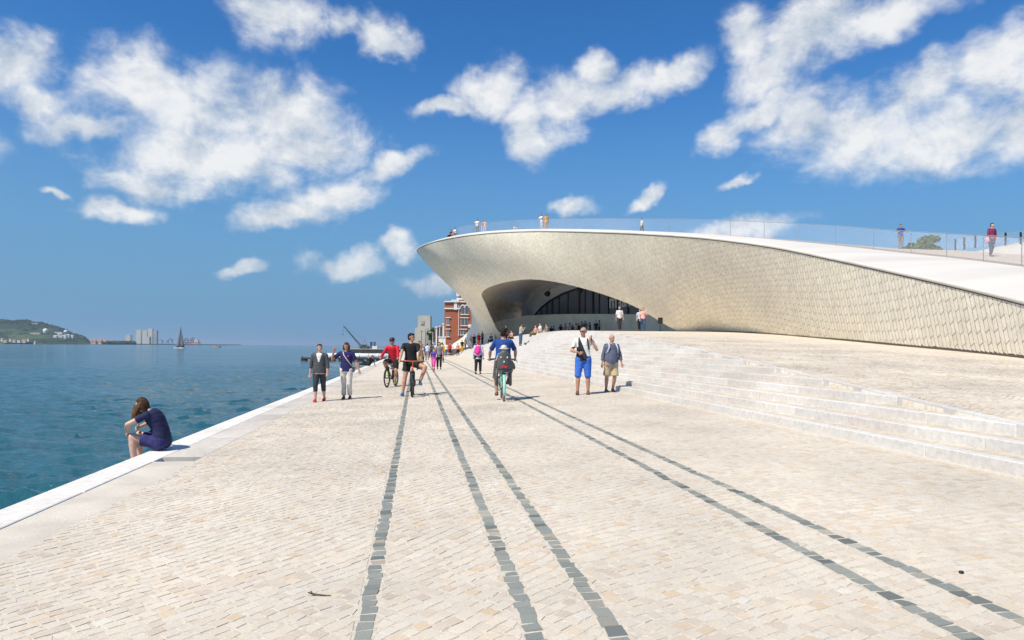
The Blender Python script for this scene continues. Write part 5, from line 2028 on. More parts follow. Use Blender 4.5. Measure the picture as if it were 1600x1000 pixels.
        if st_ in ('bob', 'long'):
            dn = V3((0, 0, -1))
            L = 0.055 if st_ == 'bob' else 0.115
            for s in (-1, 0, 1):
                p = hc + RH @ V3((s * 0.036 * H, (0.016 if s else 0.036) * H, 0.0))
                mb.cap(p, 0.030 * H, p + (RH @ V3((s * 0.012, 0.010, -1))).normalized() * L * H * 0.5 + dn * L * H * 0.5 + RH @ V3((0, 0.012 * H, 0)), 0.022 * H)
            if st_ == 'bob':
                for s in (-1, 1):
                    mb.ell(hc + RH @ V3((s * 0.046 * H, 0.004 * H, -0.030 * H)), (0.018 * H, 0.026 * H, 0.036 * H), RH)
        if st_ == 'tail':
            p = hc + RH @ V3((0, 0.060 * H, 0.012 * H))
            mb.cap(p, 0.017 * H, p + V3((0, 0.012 * H, -0.085 * H)), 0.012 * H)
            mb.ell(p, 0.020 * H)
        garment('hair', mb, hm, None, 0.0025)
    if lod == 2:
        for s in (-1, 1):
            e = MB()
            e.ell(hc + RH @ V3((s * 0.0165 * H, -0.0445 * H, 0.004 * H)), (0.0075 * H, 0.005 * H, 0.0038 * H), RH, 8, 6)
            e.build('eye', mat('eye_dark', (0.03, 0.022, 0.018), 0.3, 0.1), root, True)
            b = MB()
            b.ell(hc + RH @ V3((s * 0.0170 * H, -0.0455 * H, 0.013 * H)), (0.011 * H, 0.004 * H, 0.0022 * H), RH, 8, 6)
            b.build('eyebrow', hair_mat(hc_), root, True)
        mo = MB()
        mo.ell(hc + RH @ V3((0, -0.0475 * H, -0.034 * H)), (0.0125 * H, 0.0045 * H, 0.0036 * H), RH, 10, 6)
        mo.build('mouth', mat('lip', (0.36, 0.13, 0.10), 0.5, 0.1), root, True)
    if wear.get('glasses'):
        mb = MB()
        for s in (-1, 1):
            mb.ell(hc + RH @ V3((s * 0.018 * H, -0.0500 * H, 0.004 * H)), (0.0155 * H, 0.006 * H, 0.0105 * H), RH, 12, 8)
            mb.tube([hc + RH @ V3((s * 0.032 * H, -0.046 * H, 0.007 * H)), hc + RH @ V3((s * 0.046 * H, 0.004 * H, 0.006 * H))], 0.0028 * H, 5)
        mb.tube([hc + RH @ V3((-0.008 * H, -0.053 * H, 0.008 * H)), hc + RH @ V3((0.008 * H, -0.053 * H, 0.008 * H))], 0.003 * H, 5)
        mb.build('sunglasses', MATS['black'], root, True)
    root_info = dict(root=root, pv=pv, td=td, tx=tx, ty=ty, arms=arms, legs=legs, hc=hc, RH=RH, H=H, nb=nb, feet=feet, hands=hands, tring=tring)
    return root_info


# shorthand poses ---------------------------------------------------------------
def walk(k=1.0, arm=1.0, **kw):
    """mid stride, right leg in front for k>0"""
    p = dict(lean=0.04,
             legR=((-0.02, -0.30 * k, -1), (0.0, -0.10 * k + 0.06, -1)), legL=((0.02, 0.20 * k, -1), (0.0, 0.42 * abs(k) + 0.1, -1)),
             armR=((-0.16, 0.22 * k * arm, -1), (-0.06, -0.15 + 0.1 * k, -1)), armL=((0.16, -0.22 * k * arm, -1), (0.06, -0.35 - 0.1 * k, -1)))
    p.update(kw)
    return p


def stand(**kw):
    p = dict(lean=0.02, legR=((-0.05, -0.03, -1), (-0.01, 0.05, -1)), legL=((0.05, 0.02, -1), (0.01, 0.06, -1)),
             armR=((-0.17, 0.03, -1), (-0.03, -0.2, -1)), armL=((0.17, 0.05, -1), (0.03, -0.2, -1)))
    p.update(kw)
    return p


def sit(z=0.0, H=1.7, **kw):
    p = dict(lean=0.15, pelvis_at=(0, 0, 0.095 * H + z), legR=((-0.12, -1, 0.10), (0, -0.12, -1)), legL=((0.12, -1, 0.10), (0, -0.05, -1)),
             armR=((-0.12, -0.45, -1), (0.15, -0.9, -0.25)), armL=((0.12, -0.45, -1), (-0.15, -0.9, -0.25)))
    p.update(kw)
    return p


def face_towards(dx, dy):
    return math.atan2(dx, -dy)


W_WHITE = cloth('white', (0.74, 0.74, 0.72))
W_BLACK = cloth('black', (0.018, 0.018, 0.021))
W_NAVY = cloth('navy', (0.022, 0.026, 0.075))
W_GREY = cloth('grey', (0.075, 0.078, 0.085))
W_MID = cloth('midgrey', (0.22, 0.22, 0.23))
W_RED = cloth('red', (0.52, 0.012, 0.030), 0.6)
W_BLUE = cloth('blue', (0.020, 0.065, 0.26))
W_ROYAL = cloth('royal', (0.045, 0.15, 0.55))
W_JEAN = cloth('jean', (0.05, 0.10, 0.21))
W_KHAKI = cloth('khaki', (0.50, 0.40, 0.24))
W_SLATE = cloth('slate', (0.11, 0.125, 0.185))
W_SKY = cloth('paleblue', (0.50, 0.56, 0.70))
W_PINK = cloth('pink', (0.75, 0.04, 0.30), 0.6)
W_YELL = cloth('yellow', (0.70, 0.40, 0.03))
W_CREAM = cloth('cream', (0.62, 0.58, 0.50))
W_PURP = cloth('purple', (0.10, 0.06, 0.32))
W_ROSE = cloth('rose', (0.55, 0.27, 0.24))
W_PLUM = cloth('plum', (0.22, 0.04, 0.10))
W_TEAL = cloth('teal', (0.05, 0.16, 0.20))
S_DARK = mat('shoe_dark', (0.03, 0.025, 0.022), 0.6, 0.2, 10)
S_BROWN = mat('shoe_brown', (0.13, 0.075, 0.045), 0.6, 0.2, 10)
S_RED = mat('shoe_red', (0.70, 0.04, 0.07), 0.55, 0.1, 10)
S_WHITE = mat('shoe_white', (0.72, 0.72, 0.70), 0.6, 0.06, 10)
S_BLUE = mat('shoe_blue', (0.03, 0.17, 0.38), 0.55, 0.2, 10)
S_LIME = mat('shoe_lime', (0.50, 0.62, 0.03), 0.55, 0.1, 10)
S_GREY = mat('shoe_grey', (0.16, 0.15, 0.13), 0.7, 0.1, 10)


# ---- woman sitting on the kerb, feet on the ledge
def sitter():
    H = 1.53
    p = on_quay(243, 704)
    s, t = to_st(p.x, p.y)
    loc = st(s, -3.66, 0.012)
    pose = dict(lean=-0.02, bend=0.85, pelvis_at=(0, 0, 0.090 * H), legL=((0.05, -1, 0.24), (0, 0.06, -1)), legR=((-0.07, -1, 0.26), (0, 0.02, -1)),
                handL=(0.06, -0.46, 0.27), handR=(-0.10, -0.36, 0.32), elbowL=(0.5, -0.65, -0.25), elbowR=(-0.6, -0.3, -0.3), head=(0.05, 0.60), curlL=0.5, curlR=0.5)
    f = figure('woman in navy playsuit sitting hunched on the white quay kerb above the water', loc, face_towards(-0.985, -0.05), H, pose,
               dict(top=dict(mat=W_NAVY, sleeve=0.55, hem=-0.03, ease=0.018, name='top'), bottom=dict(mat=cloth('indigo', (0.035, 0.035, 0.13)), len=0.62, ease=0.014, flare=0.012, name='shorts'), shoe=S_BROWN),
               2, sk=2, hair=('long', 'brown'), seed=1)
    hb = MB()
    hc, RH = f['hc'], f['RH']
    for sx in (-1, 1):
        for q, (yo, ln) in enumerate(((0.035, 0.17), (0.0, 0.22), (-0.035, 0.23), (-0.06, 0.20))):
            a = hc + RH @ V3((sx * (0.062 - 0.006 * q), yo, 0.03))
            hb.tube([a, a + V3((sx * 0.022, -0.02, -0.5 * ln)), a + V3((sx * 0.014, -0.045, -ln))], [0.030, 0.027, 0.010], 8)
    me = fuse(hb, 0.012, 2)
    me.materials.append(mat('hair_tips', (0.15, 0.08, 0.038), 0.6, 0.4, 60, stretch=(1, 1, .15), spec=0.2, bump=0.5, bscale=90))
    link('hair_lock', me, f['root'])


sitter()


# ---- two women walking
def strollers():
    H = 1.575
    jk = lambda c, f, x, y: 1 if (y < -0.03 and abs(x) < 0.012 + max(0.0, (f - 0.17)) * 0.30 and f > 0.16) else (1 if f < -0.045 else 0)
    f = figure('woman in charcoal jacket, cropped leggings and red trainers walking', on_quay(499, 627.5), 0.08, H,
               walk(0.85, 0.7, head=(0.35, -0.02), armR=((-0.22, 0.12, -1), (-0.10, -0.05, -1)), armL=((0.20, -0.05, -1), (-0.02, -0.25, -1))),
               dict(top=dict(mat=[W_GREY, W_WHITE], sleeve=1.45, hem=-0.055, ease=0.020, name='jacket', pick=jk), bottom=dict(mat=cloth('legging', (0.045, 0.047, 0.05)), len=1.45, ease=0.006, name='leggings'), shoe=S_RED, sole=S_WHITE),
               2, sk=0, hair=('short', 'brown'), girth=1.10, seed=2)
    H = 1.60
    f = figure('woman in navy polo shirt and white trousers raising one hand to her head', on_quay(541, 624.0), 0.05, H,
               walk(-0.6, 0.6, head=(0.05, 0.18), armR=((-0.75, -0.10, -0.62), (0.22, -0.28, 1)), armL=((0.36, 0.10, -1), (0.42, -0.22, -1)), curlR=0.2, curlL=0.3),
               dict(top=dict(mat=cloth('navy2', (0.025, 0.028, 0.115)), sleeve=0.72, hem=-0.045, ease=0.016, name='polo_shirt'), bottom=dict(mat=cloth('offwhite', (0.66, 0.63, 0.57)), len=1.92, ease=0.008, flare=0.006), shoe=S_BROWN),
               2, sk=1, hair=('bob', 'brown'), girth=1.06, seed=3)
    # cross-body bag
    pv, td, tx, ty = f['pv'], f['td'], f['tx'], f['ty']
    P = lambda a, b, c: pv + td * a * H + tx * b * H + ty * c * H
    mb = MB()
    mb.tube([P(0.302, -0.045, 0.02), P(0.295, -0.05, -0.045), P(0.24, -0.03, -0.083), P(0.17, 0.02, -0.088), P(0.09, 0.075, -0.07), P(0.03, 0.118, -0.01)], 0.014, 6)
    mb.build('bag_strap', W_CREAM, f['root'], True)
    mb = MB(); mb.ell(P(-0.02, 0.125, 0.01), (0.03, 0.085, 0.08)); mb.build('shoulder_bag', mat('leather', (0.14, 0.09, 0.06), 0.6, 0.2, 8), f['root'], True)
    mb = MB(); mb.ell(P(0.225, 0.045, -0.082), (0.022, 0.008, 0.022)); mb.build('badge', W_PINK, f['root'], True)


strollers()


# ---- two men at the foot of the steps
def two_men():
    H = 1.83
    pk = lambda c, f, x, y: 1 if (y < 0.03 and (x < 0.075 - (f - 0.0) * 0.42 or f < 0.03) and not (f > 0.17 and x < -0.075)) else 0
    f = figure('grey haired man in blue shorts and sunglasses holding a phone to his ear', on_quay(911, 616.5), -0.15, H,
               stand(head=(-0.45, 0.0), legR=((-0.10, -0.14, -1), (-0.02, 0.04, -1)), legL=((0.07, 0.0, -1), (0.02, 0.10, -1)),
                     armR=((-0.42, -0.05, -1), (0.80, -0.75, -0.15)), armL=((0.62, -0.22, -0.95), (-0.58, -0.25, 1)), curlL=0.8, curlR=0.7),
               dict(top=dict(mat=[W_WHITE, cloth('charcoal', (0.035, 0.036, 0.042))], sleeve=0.72, hem=-0.035, ease=0.016, name='polo_shirt', pick=pk),
                    bottom=dict(mat=W_ROYAL, len=1.02, ease=0.012, flare=0.012, name='shorts'), shoe=S_BROWN, glasses=True),
               2, sk=1, hair=('bald', 'grey'), girth=1.05, seed=4)
    pv, td, tx, ty = f['pv'], f['td'], f['tx'], f['ty']
    P = lambda a, b, c: pv + td * a * H + tx * b * H + ty * c * H
    mb = MB()
    mb.tube([P(0.298, 0.055, 0.02), P(0.29, 0.062, -0.05), P(0.22, 0.070, -0.082), P(0.13, 0.088, -0.06)], 0.020, 6)
    mb.build('strap', W_BLACK, f['root'], True)
    mb = MB(); mb.ell(P(0.17, 0.0, 0.105), (0.14, 0.085, 0.2)); mb.build('backpack', W_BLACK, f['root'], True)
    mb = MB(); mb.box(P(0.135, -0.065, -0.105), (0.055, 0.03, 0.04)); mb.tube([P(0.135, -0.065, -0.12), P(0.135, -0.065, -0.16)], 0.032, 12); mb.build('camera', MATS['black'], f['root'])
    wr = f['arms']['L'][2]
    mb = MB(); mb.box(wr + V3((-0.02, -0.02, 0.09)), (0.012, 0.035, 0.07)); mb.build('phone', MATS['black'], f['root'])
    H = 1.63
    f = figure('man in slate blue shirt and khaki shorts walking beside the steps', on_quay(954.5, 612.8), 0.25, H,
               walk(-0.7, 0.5, head=(0.30, 0.0), armR=((-0.26, 0.06, -1), (-0.12, -0.10, -1)), armL=((0.30, -0.04, -1), (0.10, -0.22, -1))),
               dict(top=dict(mat=W_SLATE, sleeve=1.62, hem=-0.07, ease=0.026, flare=0.008), bottom=dict(mat=W_KHAKI, len=0.98, ease=0.014, flare=0.010, name='shorts'), shoe=S_GREY),
               2, sk=1, hair=('bald', 'grey'), girth=1.18, seed=5)
    pv, td, tx, ty = f['pv'], f['td'], f['tx'], f['ty']
    P = lambda a, b, c: pv + td * a * H + tx * b * H + ty * c * H
    for sx in (-1, 1):
        mb = MB()
        mb.tube([P(0.300, sx * 0.062, 0.03), P(0.303, sx * 0.064, -0.04), P(0.25, sx * 0.074, -0.088), P(0.17, sx * 0.094, -0.070), P(0.12, sx * 0.112, 0.0)], 0.021, 6)
        mb.build('strap', W_SKY, f['root'], True)
    mb = MB(); mb.ell(P(0.17, 0, 0.12), (0.14, 0.08, 0.19)); mb.build('backpack', W_SKY, f['root'], True)


two_men()

# ------------------------------------------------------------------ bicycles and riders
mat('tyre', (0.022, 0.021, 0.021), 0.8, 0.25, 40)
mat('rim_black', (0.03, 0.03, 0.032), 0.35, 0.1, metal=0.5)
mat('bike_orange', (0.55, 0.11, 0.02), 0.3, 0.08, 10, coat=0.5)
mat('bike_grey', (0.10, 0.11, 0.13), 0.3, 0.08, 10, coat=0.5)
mat('bike_mint', (0.30, 0.66, 0.55), 0.35, 0.06, 10, coat=0.5)
mat('seat_grey', (0.085, 0.09, 0.095), 0.6, 0.1, 12)
mat('reflector', (0.55, 0.02, 0.02), 0.25, 0.1)
mat('tan_tyre', (0.20, 0.15, 0.11), 0.8, 0.15, 30)


def bicycle(label, loc, rz, frame_m, tyre_m, wide=0.027, city=False, lean=0.0, steer=0.0):
    """forward is local -Y; wheels of 0.34 m"""
    t = thing('bicycle', label, 'bicycle', loc, rz)
    t.rotation_euler = (0, lean, rz)
    R, wb = 0.335, 0.53

    def wheel(y, turn):
        c = V3((0, y, R))
        w = bpy.data.objects.new('wheel', None)
        COL.objects.link(w)
        w.parent = t
        w.location = c
        w.rotation_euler = (0, 0, turn)
        ring = lambda r, n=40: [V3((0, r * math.cos(a), r * math.sin(a))) for a in [2 * math.pi * i / n for i in range(n)]]
        mb = MB(); mb.tube(ring(R - wide), wide, 8, closed=True); mb.build('tyre', tyre_m, w, True)
        mb = MB(); mb.tube(ring(R - wide * 2.1), 0.012, 6, closed=True); mb.build('rim', MATS['steel'] if city else MATS['rim_black'], w, True)
        mb = MB(); mb.tube([(-0.05, 0, 0), (0.05, 0, 0)], 0.022, 10); mb.build('hub', MATS['rim_black'], w, True)
        mb = MB()
        for i in range(16):
            a = 2 * math.pi * i / 16
            sx = 0.03 if i % 2 else -0.03
            mb.tube([(sx, 0.02 * math.cos(a + .5), 0.02 * math.sin(a + .5)), (0, (R - wide * 2.1) * math.cos(a), (R - wide * 2.1) * math.sin(a))], 0.0016, 3)
        mb.build('spokes', MATS['steel'], w)
        return w
    wheel(-wb, steer)
    wheel(wb, 0)
    bb, seat_top, head_lo, head_hi = V3((0, 0.06, 0.29)), V3((0, 0.24, 0.86)), V3((0, -0.40, 0.72)), V3((0, -0.36, 0.88))
    if city:
        head_lo, head_hi = V3((0, -0.38, 0.70)), V3((0, -0.34, 0.92))
    ax_r, ax_f = V3((0, wb, R)), V3((0, -wb, R))
    mb = MB()
    mb.tube([bb, lerp(bb, seat_top, 0.85)], 0.018, 8)
    mb.tube([head_lo, bb], 0.024, 8)
    mb.tube([head_hi - V3((0, 0, 0.03)), lerp(bb, seat_top, 0.35 if city else 0.78)], 0.019, 8)
    mb.tube([head_lo, head_hi], 0.024, 8)
    for sx in (-1, 1):
        mb.tube([bb + V3((sx * 0.03, 0, 0)), ax_r + V3((sx * 0.065, 0, 0))], 0.011, 6)
        mb.tube([lerp(bb, seat_top, 0.78) + V3((sx * 0.02, 0, 0)), ax_r + V3((sx * 0.065, 0, 0))], 0.010, 6)
    mb.build('frame', frame_m, t, True)
    mb = MB()
    for sx in (-1, 1):
        mb.tube([head_lo + V3((sx * 0.055, 0, 0)), ax_f + V3((sx * 0.06, 0, 0))], [0.018, 0.014], 8)
    mb.tube([head_lo + V3((-0.06, 0, 0.0)), head_lo + V3((0.06, 0, 0.0))], 0.022, 8)
    mb.build('fork', MATS['rim_black'] if not city else frame_m, t, True)
    hb = V3((0, -0.40, 1.02)) if not city else V3((0, -0.30, 1.05))
    mb = MB()
    mb.tube([head_hi, lerp(head_hi, hb, 0.8), hb], 0.017, 8)
    mb.tube([hb + V3((-0.33, 0.05 if not city else 0.14, 0.0)), hb + V3((-0.18, 0, 0.01)), hb, hb + V3((0.18, 0, 0.01)), hb + V3((0.33, 0.05 if not city else 0.14, 0.0))], 0.0145, 8)
    bar = mb.build('handlebar', frame_m if frame_m is MATS['bike_orange'] else MATS['rim_black'], t, True)
    for sx in (-1, 1):
        a = hb + V3((sx * 0.24, 0.02 if not city else 0.07, 0)); b = hb + V3((sx * 0.34, 0.052 if not city else 0.145, 0))
        mb = MB(); mb.tube([a, b], 0.019, 8); mb.build('grip', MATS['black'], bar, True)
        mb = MB(); mb.tube([hb + V3((sx * 0.2, 0, -0.01)), hb + V3((sx * 0.28, -0.06, -0.03))], 0.007, 5); mb.build('brake_lever', MATS['black'], bar)
    mb = MB()
    mb.tube([lerp(bb, seat_top, 0.8), seat_top], 0.014, 8)
    mb.build('seat_post', MATS['steel'], t, True)
    mb = MB()
    mb.ell(seat_top + V3((0, 0.04, 0.04)), (0.085, 0.11, 0.035)); mb.ell(seat_top + V3((0, -0.08, 0.04)), (0.03, 0.11, 0.026))
    mb.build('saddle', MATS['black'], t, True)
    mb = MB(); mb.tube([bb + V3((-0.06, 0, 0)), bb + V3((0.06, 0, 0))], 0.025, 10)
    ring = [bb + V3((-0.055, 0.09 * math.cos(a), 0.09 * math.sin(a))) for a in [2 * math.pi * i / 24 for i in range(24)]]
    mb.tube(ring, 0.008, 5, closed=True)
    mb.build('chainring', MATS['rim_black'], t, True)
    for sx, sg in ((-1, -1), (1, 1)):
        e = bb + V3((sx * 0.08, 0.02 * sg, 0.17 * sg))
        mb = MB(); mb.tube([bb + V3((sx * 0.07, 0, 0)), e], 0.011, 6); c = mb.build('crank', MATS['rim_black'], t, True)
        mb = MB(); mb.box(e + V3((sx * 0.06, 0, 0)), (0.045, 0.04, 0.011)); mb.build('pedal', MATS['black'], c)
    if not city:
        mb = MB(); mb.box(head_lo + V3((0, -0.07, -0.02)), (0.045, 0.03, 0.03)); mb.build('lamp', MATS['black'], t)
    else:
        for y in (wb, -wb):
            mb = MB()
            rows = []
            for a in np.linspace(-0.5, 2.4, 14) if y > 0 else np.linspace(0.2, 2.2, 10):
                r = R + 0.02
                cy, cz = y + r * math.cos(a), R + r * math.sin(a)
                rows.append([V3((x, cy - (0.012 if abs(x) > 0.02 else 0) * math.cos(a), cz - (0.012 if abs(x) > 0.02 else 0) * math.sin(a))) for x in (-0.036, -0.018, 0.0, 0.018, 0.036)])
            mb.loft(rows, cap=False, closed=False)
            o = mb.build('mudguard', frame_m, t, True)
            o.modifiers.new('s', 'SOLIDIFY').thickness = 0.004
    return t, dict(bb=bb, hb=hb, seat=seat_top)


def riders():
    # --- man in black: one foot on the ground, other knee up over the bar
    p = on_quay(640.5, 620.5)
    bicycle('black and orange mountain bike under the man in black', p + V3((0, 0.53, 0)), 0.12, MATS['bike_orange'], MATS['tyre'], 0.030, steer=-0.05)
    H = 1.84
    f = figure('man in black tee straddling an orange mountain bike and pointing sideways', p + V3((-0.02, 0.55, 0)), 0.10, H,
               dict(lean=0.06, pelvis_at=(-0.05, 0.12, 0.985), footR=(-0.27, -0.02, 0.09), kneeR=(-0.2, -1, 0), footL=(0.24, -0.20, 0.43), kneeL=(0.95, -0.55, 0.45),
                    handR=(-0.34, -0.33, 1.06), elbowR=(-0.8, 0.3, -0.2), armL=((0.45, -0.25, -0.90), (-0.05, -0.95, 0.12)), handL=(0.26, -0.22, 1.40), elbowL=(0.2, -0.3, -1), head=(1.15, 0.0), curlL=0.25, toeL=(0.15, -1, -0.1), toeR=(-0.12, -1, 0)),
               dict(top=dict(mat=W_BLACK, sleeve=0.62, hem=-0.02, ease=0.014), bottom=dict(mat=W_BLACK, len=0.55, ease=0.012, flare=0.010, name='shorts'), shoe=S_BLUE, sole=S_WHITE),
               2, sk=1, hair=('short', 'dark'), girth=1.02, seed=6)
    # --- man in red
    p = on_quay(607.5, 605.5)
    bicycle('dark grey mountain bike ridden by the man in red', p + V3((0, 0.53, 0)), -0.12, MATS['bike_grey'], MATS['tyre'], 0.027, lean=-0.03)
    H = 1.76
    f = figure('cyclist in red jacket, black helmet and sunglasses riding towards the camera', p + V3((0, 0.53, 0)), -0.10, H,
               dict(lean=0.30, pelvis_at=(0, 0.24, 0.985), footL=(0.14, 0.02, 0.185), footR=(-0.14, 0.04, 0.53), kneeL=(0.35, -1, 0.2), kneeR=(-0.35, -1, 0.2),
                    handL=(0.31, -0.32, 1.05), handR=(-0.31, -0.32, 1.05), elbowL=(0.9, 0.2, -0.1), elbowR=(-0.9, 0.2, -0.1), head=(0.0, 0.05), curlL=0.9, curlR=0.9),
               dict(top=dict(mat=W_RED, sleeve=1.95, hem=-0.03, ease=0.018, name='jacket'), bottom=dict(mat=W_BLACK, len=0.85, ease=0.010, name='shorts'), shoe=S_LIME, glasses=True),
               2, sk=1, hair=('short', 'dark'), girth=1.05, seed=7)
    helmet(f)
    # --- man in blue, seen from behind, child seat on the rack
    p = on_quay(784.5, 627)
    loc = p + V3((0, 0.53, 0))
    bike, b = bicycle('mint green city bicycle ridden away from the camera', loc, math.pi + 0.07, MATS['bike_mint'], MATS['tan_tyre'], 0.024, city=True)
    H = 1.80
    f = figure('cyclist in blue tee and grey shorts riding away on the mint bicycle', loc, math.pi + 0.06, H,
               dict(lean=0.10, pelvis_at=(0, 0.24, 1.02), footL=(0.15, 0.04, 0.19), footR=(-0.15, 0.08, 0.54), kneeL=(0.4, -1, 0.2), kneeR=(-0.4, -1, 0.2),
                    handL=(0.335, -0.14, 1.07), handR=(-0.335, -0.14, 1.07), elbowL=(0.8, 0.5, -0.3), elbowR=(-0.8, 0.5, -0.3), head=(-0.05, 0.0), curlL=0.9, curlR=0.9),
               dict(top=dict(mat=W_BLUE, sleeve=0.80, hem=-0.02, ease=0.020), bottom=dict(mat=cloth('shorts_grey', (0.105, 0.11, 0.10)), len=1.12, ease=0.014, flare=0.012, name='shorts'), shoe=S_BROWN),
               2, sk=1, hair=('short', 'dark'), girth=1.10, seed=8)
    # child seat
    c = thing('child_seat', 'dark grey child seat with red reflector mounted behind the blue cyclist', 'child seat', loc + V3((0, 0, 0)), math.pi + 0.07)
    mb = MB()
    rings = []
    for z, w, y in ((0.78, 0.15, 0.56), (0.83, 0.172, 0.585), (0.93, 0.182, 0.60), (1.04, 0.178, 0.615), (1.15, 0.162, 0.63), (1.23, 0.122, 0.635), (1.28, 0.06, 0.635)):
        rings.append([V3((w * math.cos(a), y + 0.035 * math.sin(a) - 0.05 * abs(math.cos(a)), z)) for a in [2 * math.pi * i / 18 for i in range(18)]])
    mb.loft(rings); mb.build('back_shell', MATS['seat_grey'], c, True)
    mb = MB(); mb.box((0, 0.46, 0.76), (0.15, 0.13, 0.03)); mb.build('seat_pan', MATS['seat_grey'], c)
    for sx in (-1, 1):
        mb = MB(); mb.cap((sx * 0.17, 0.5, 0.8), 0.035, (sx * 0.175, 0.42, 0.42), 0.04); mb.build('leg_guard', MATS['seat_grey'], c, True)
    mb = MB(); mb.box((0, 0.632, 0.875), (0.075, 0.012, 0.022)); mb.build('reflector', MATS['reflector'], c)
    for (x, z) in ((-0.08, 1.11), (0.08, 1.11), (0, 1.00), (0, 1.19)):
        mb = MB(); mb.ell((x, 0.648, z), (0.018, 0.008, 0.024), n=10, m=6); mb.build('vent', S_WHITE, c, True)
    mb = MB(); mb.box((0, 0.52, 0.70), (0.06, 0.12, 0.02)); mb.tube([(0, 0.28, 0.62), (0, 0.55, 0.69)], 0.012, 6); mb.build('bracket', MATS['rim_black'], c)
    # child
    Hc = 0.98
    figure('small child with a white hat sitting in the bicycle child seat', loc, math.pi + 0.07, Hc,
           dict(lean=-0.05, pelvis_at=(0, 0.46, 0.93), legL=((0.25, -1, -0.1), (0, 0, -1)), legR=((-0.25, -1, -0.1), (0, 0, -1)), armL=((0.5, -0.3, -1), (0.1, -1, -0.3)), armR=((-0.5, -0.3, -1), (-0.1, -1, -0.3)), head=(0.3, 0.05)),
           dict(top=dict(mat=W_SKY, sleeve=0.7, hem=-0.03, ease=0.012), bottom=dict(mat=W_NAVY, len=1.6, ease=0.01), shoe=S_WHITE), 1, sk=2, hair=('short', 'fair'), seed=9)
    hat = thing('sun_hat', 'white cloth sun hat on the child in the bicycle seat', 'hat', loc, math.pi + 0.07)
    hc = V3((0, 0.50, 0.925 + 0.30 * Hc + 0.10 * Hc))
    mb = MB(); mb.ell(hc + V3((0, 0, 0.035)), (0.085, 0.095, 0.075)); mb.build('crown', W_CREAM, hat, True)
    mb = MB(); mb.ell(hc + V3((0, 0, 0.015)), (0.13, 0.14, 0.018), n=18); mb.build('brim', W_CREAM, hat, True)


def helmet(f):
    hc, RH, H = f['hc'], f['RH'], f['H']
    mb = MB()
    mb.ell(hc + RH @ V3((0, 0.004 * H, 0.034 * H)), (0.058 * H, 0.070 * H, 0.046 * H), RH, 16, 10)
    o = mb.build('helmet', MATS['black'], f['root'], True)
    for sx in (-0.6, 0, 0.6):
        m2 = MB()
        m2.tube([hc + RH @ V3((sx * 0.05 * H, y * H, 0.034 * H + 0.0465 * H * math.sqrt(max(0.05, 1 - (y / 0.075) ** 2 - (sx * 0.05 / 0.062) ** 2)))) for y in (-0.055, -0.03, 0, 0.03, 0.055)], 0.006 * H, 6)
        m2.build('rib', MATS['seat_grey'], o, True)
    m2 = MB()
    for s in (-1, 1):
        m2.tube([hc + RH @ V3((s * 0.050 * H, 0, 0.012 * H)), hc + RH @ V3((s * 0.036 * H, -0.02 * H, -0.040 * H)), hc + RH @ V3((0, -0.028 * H, -0.066 * H))], 0.004 * H, 5)
    m2.build('chin_strap', MATS['black'], o)


riders()

# ------------------------------------------------------------------ people further off
def wear(top, bot, shoe=None, sl=0.65, bl=1.9, **kw):
    d = dict(top=dict(mat=top, sleeve=sl, hem=kw.get('hem', -0.03), ease=0.014, flare=kw.get('flare', 0.0)), bottom=dict(mat=bot, len=bl, ease=0.009), shoe=shoe or S_DARK)
    return d


def on_square(px, Y):
    a, b = ray(px, 540)
    return V3((a * Y, Y, float(PZ(Y))))


def on_steps(px, Y):
    """a point on the flight at depth Y, with the height of the tread there"""
    a, b = ray(px, 540)
    x = a * Y
    s, t = to_st(x, Y)
    z = float(zg(min(t, 5.6)))
    for i in range(NSTEP):
        if t > float(step_t(i, s)) and step_z(i) < float(PZ(Y)) + 0.05:
            z = step_z(i)
    if t > float(edge_t(s)[0]):
        z = float(PZ(Y))
    return V3((x, Y, z))


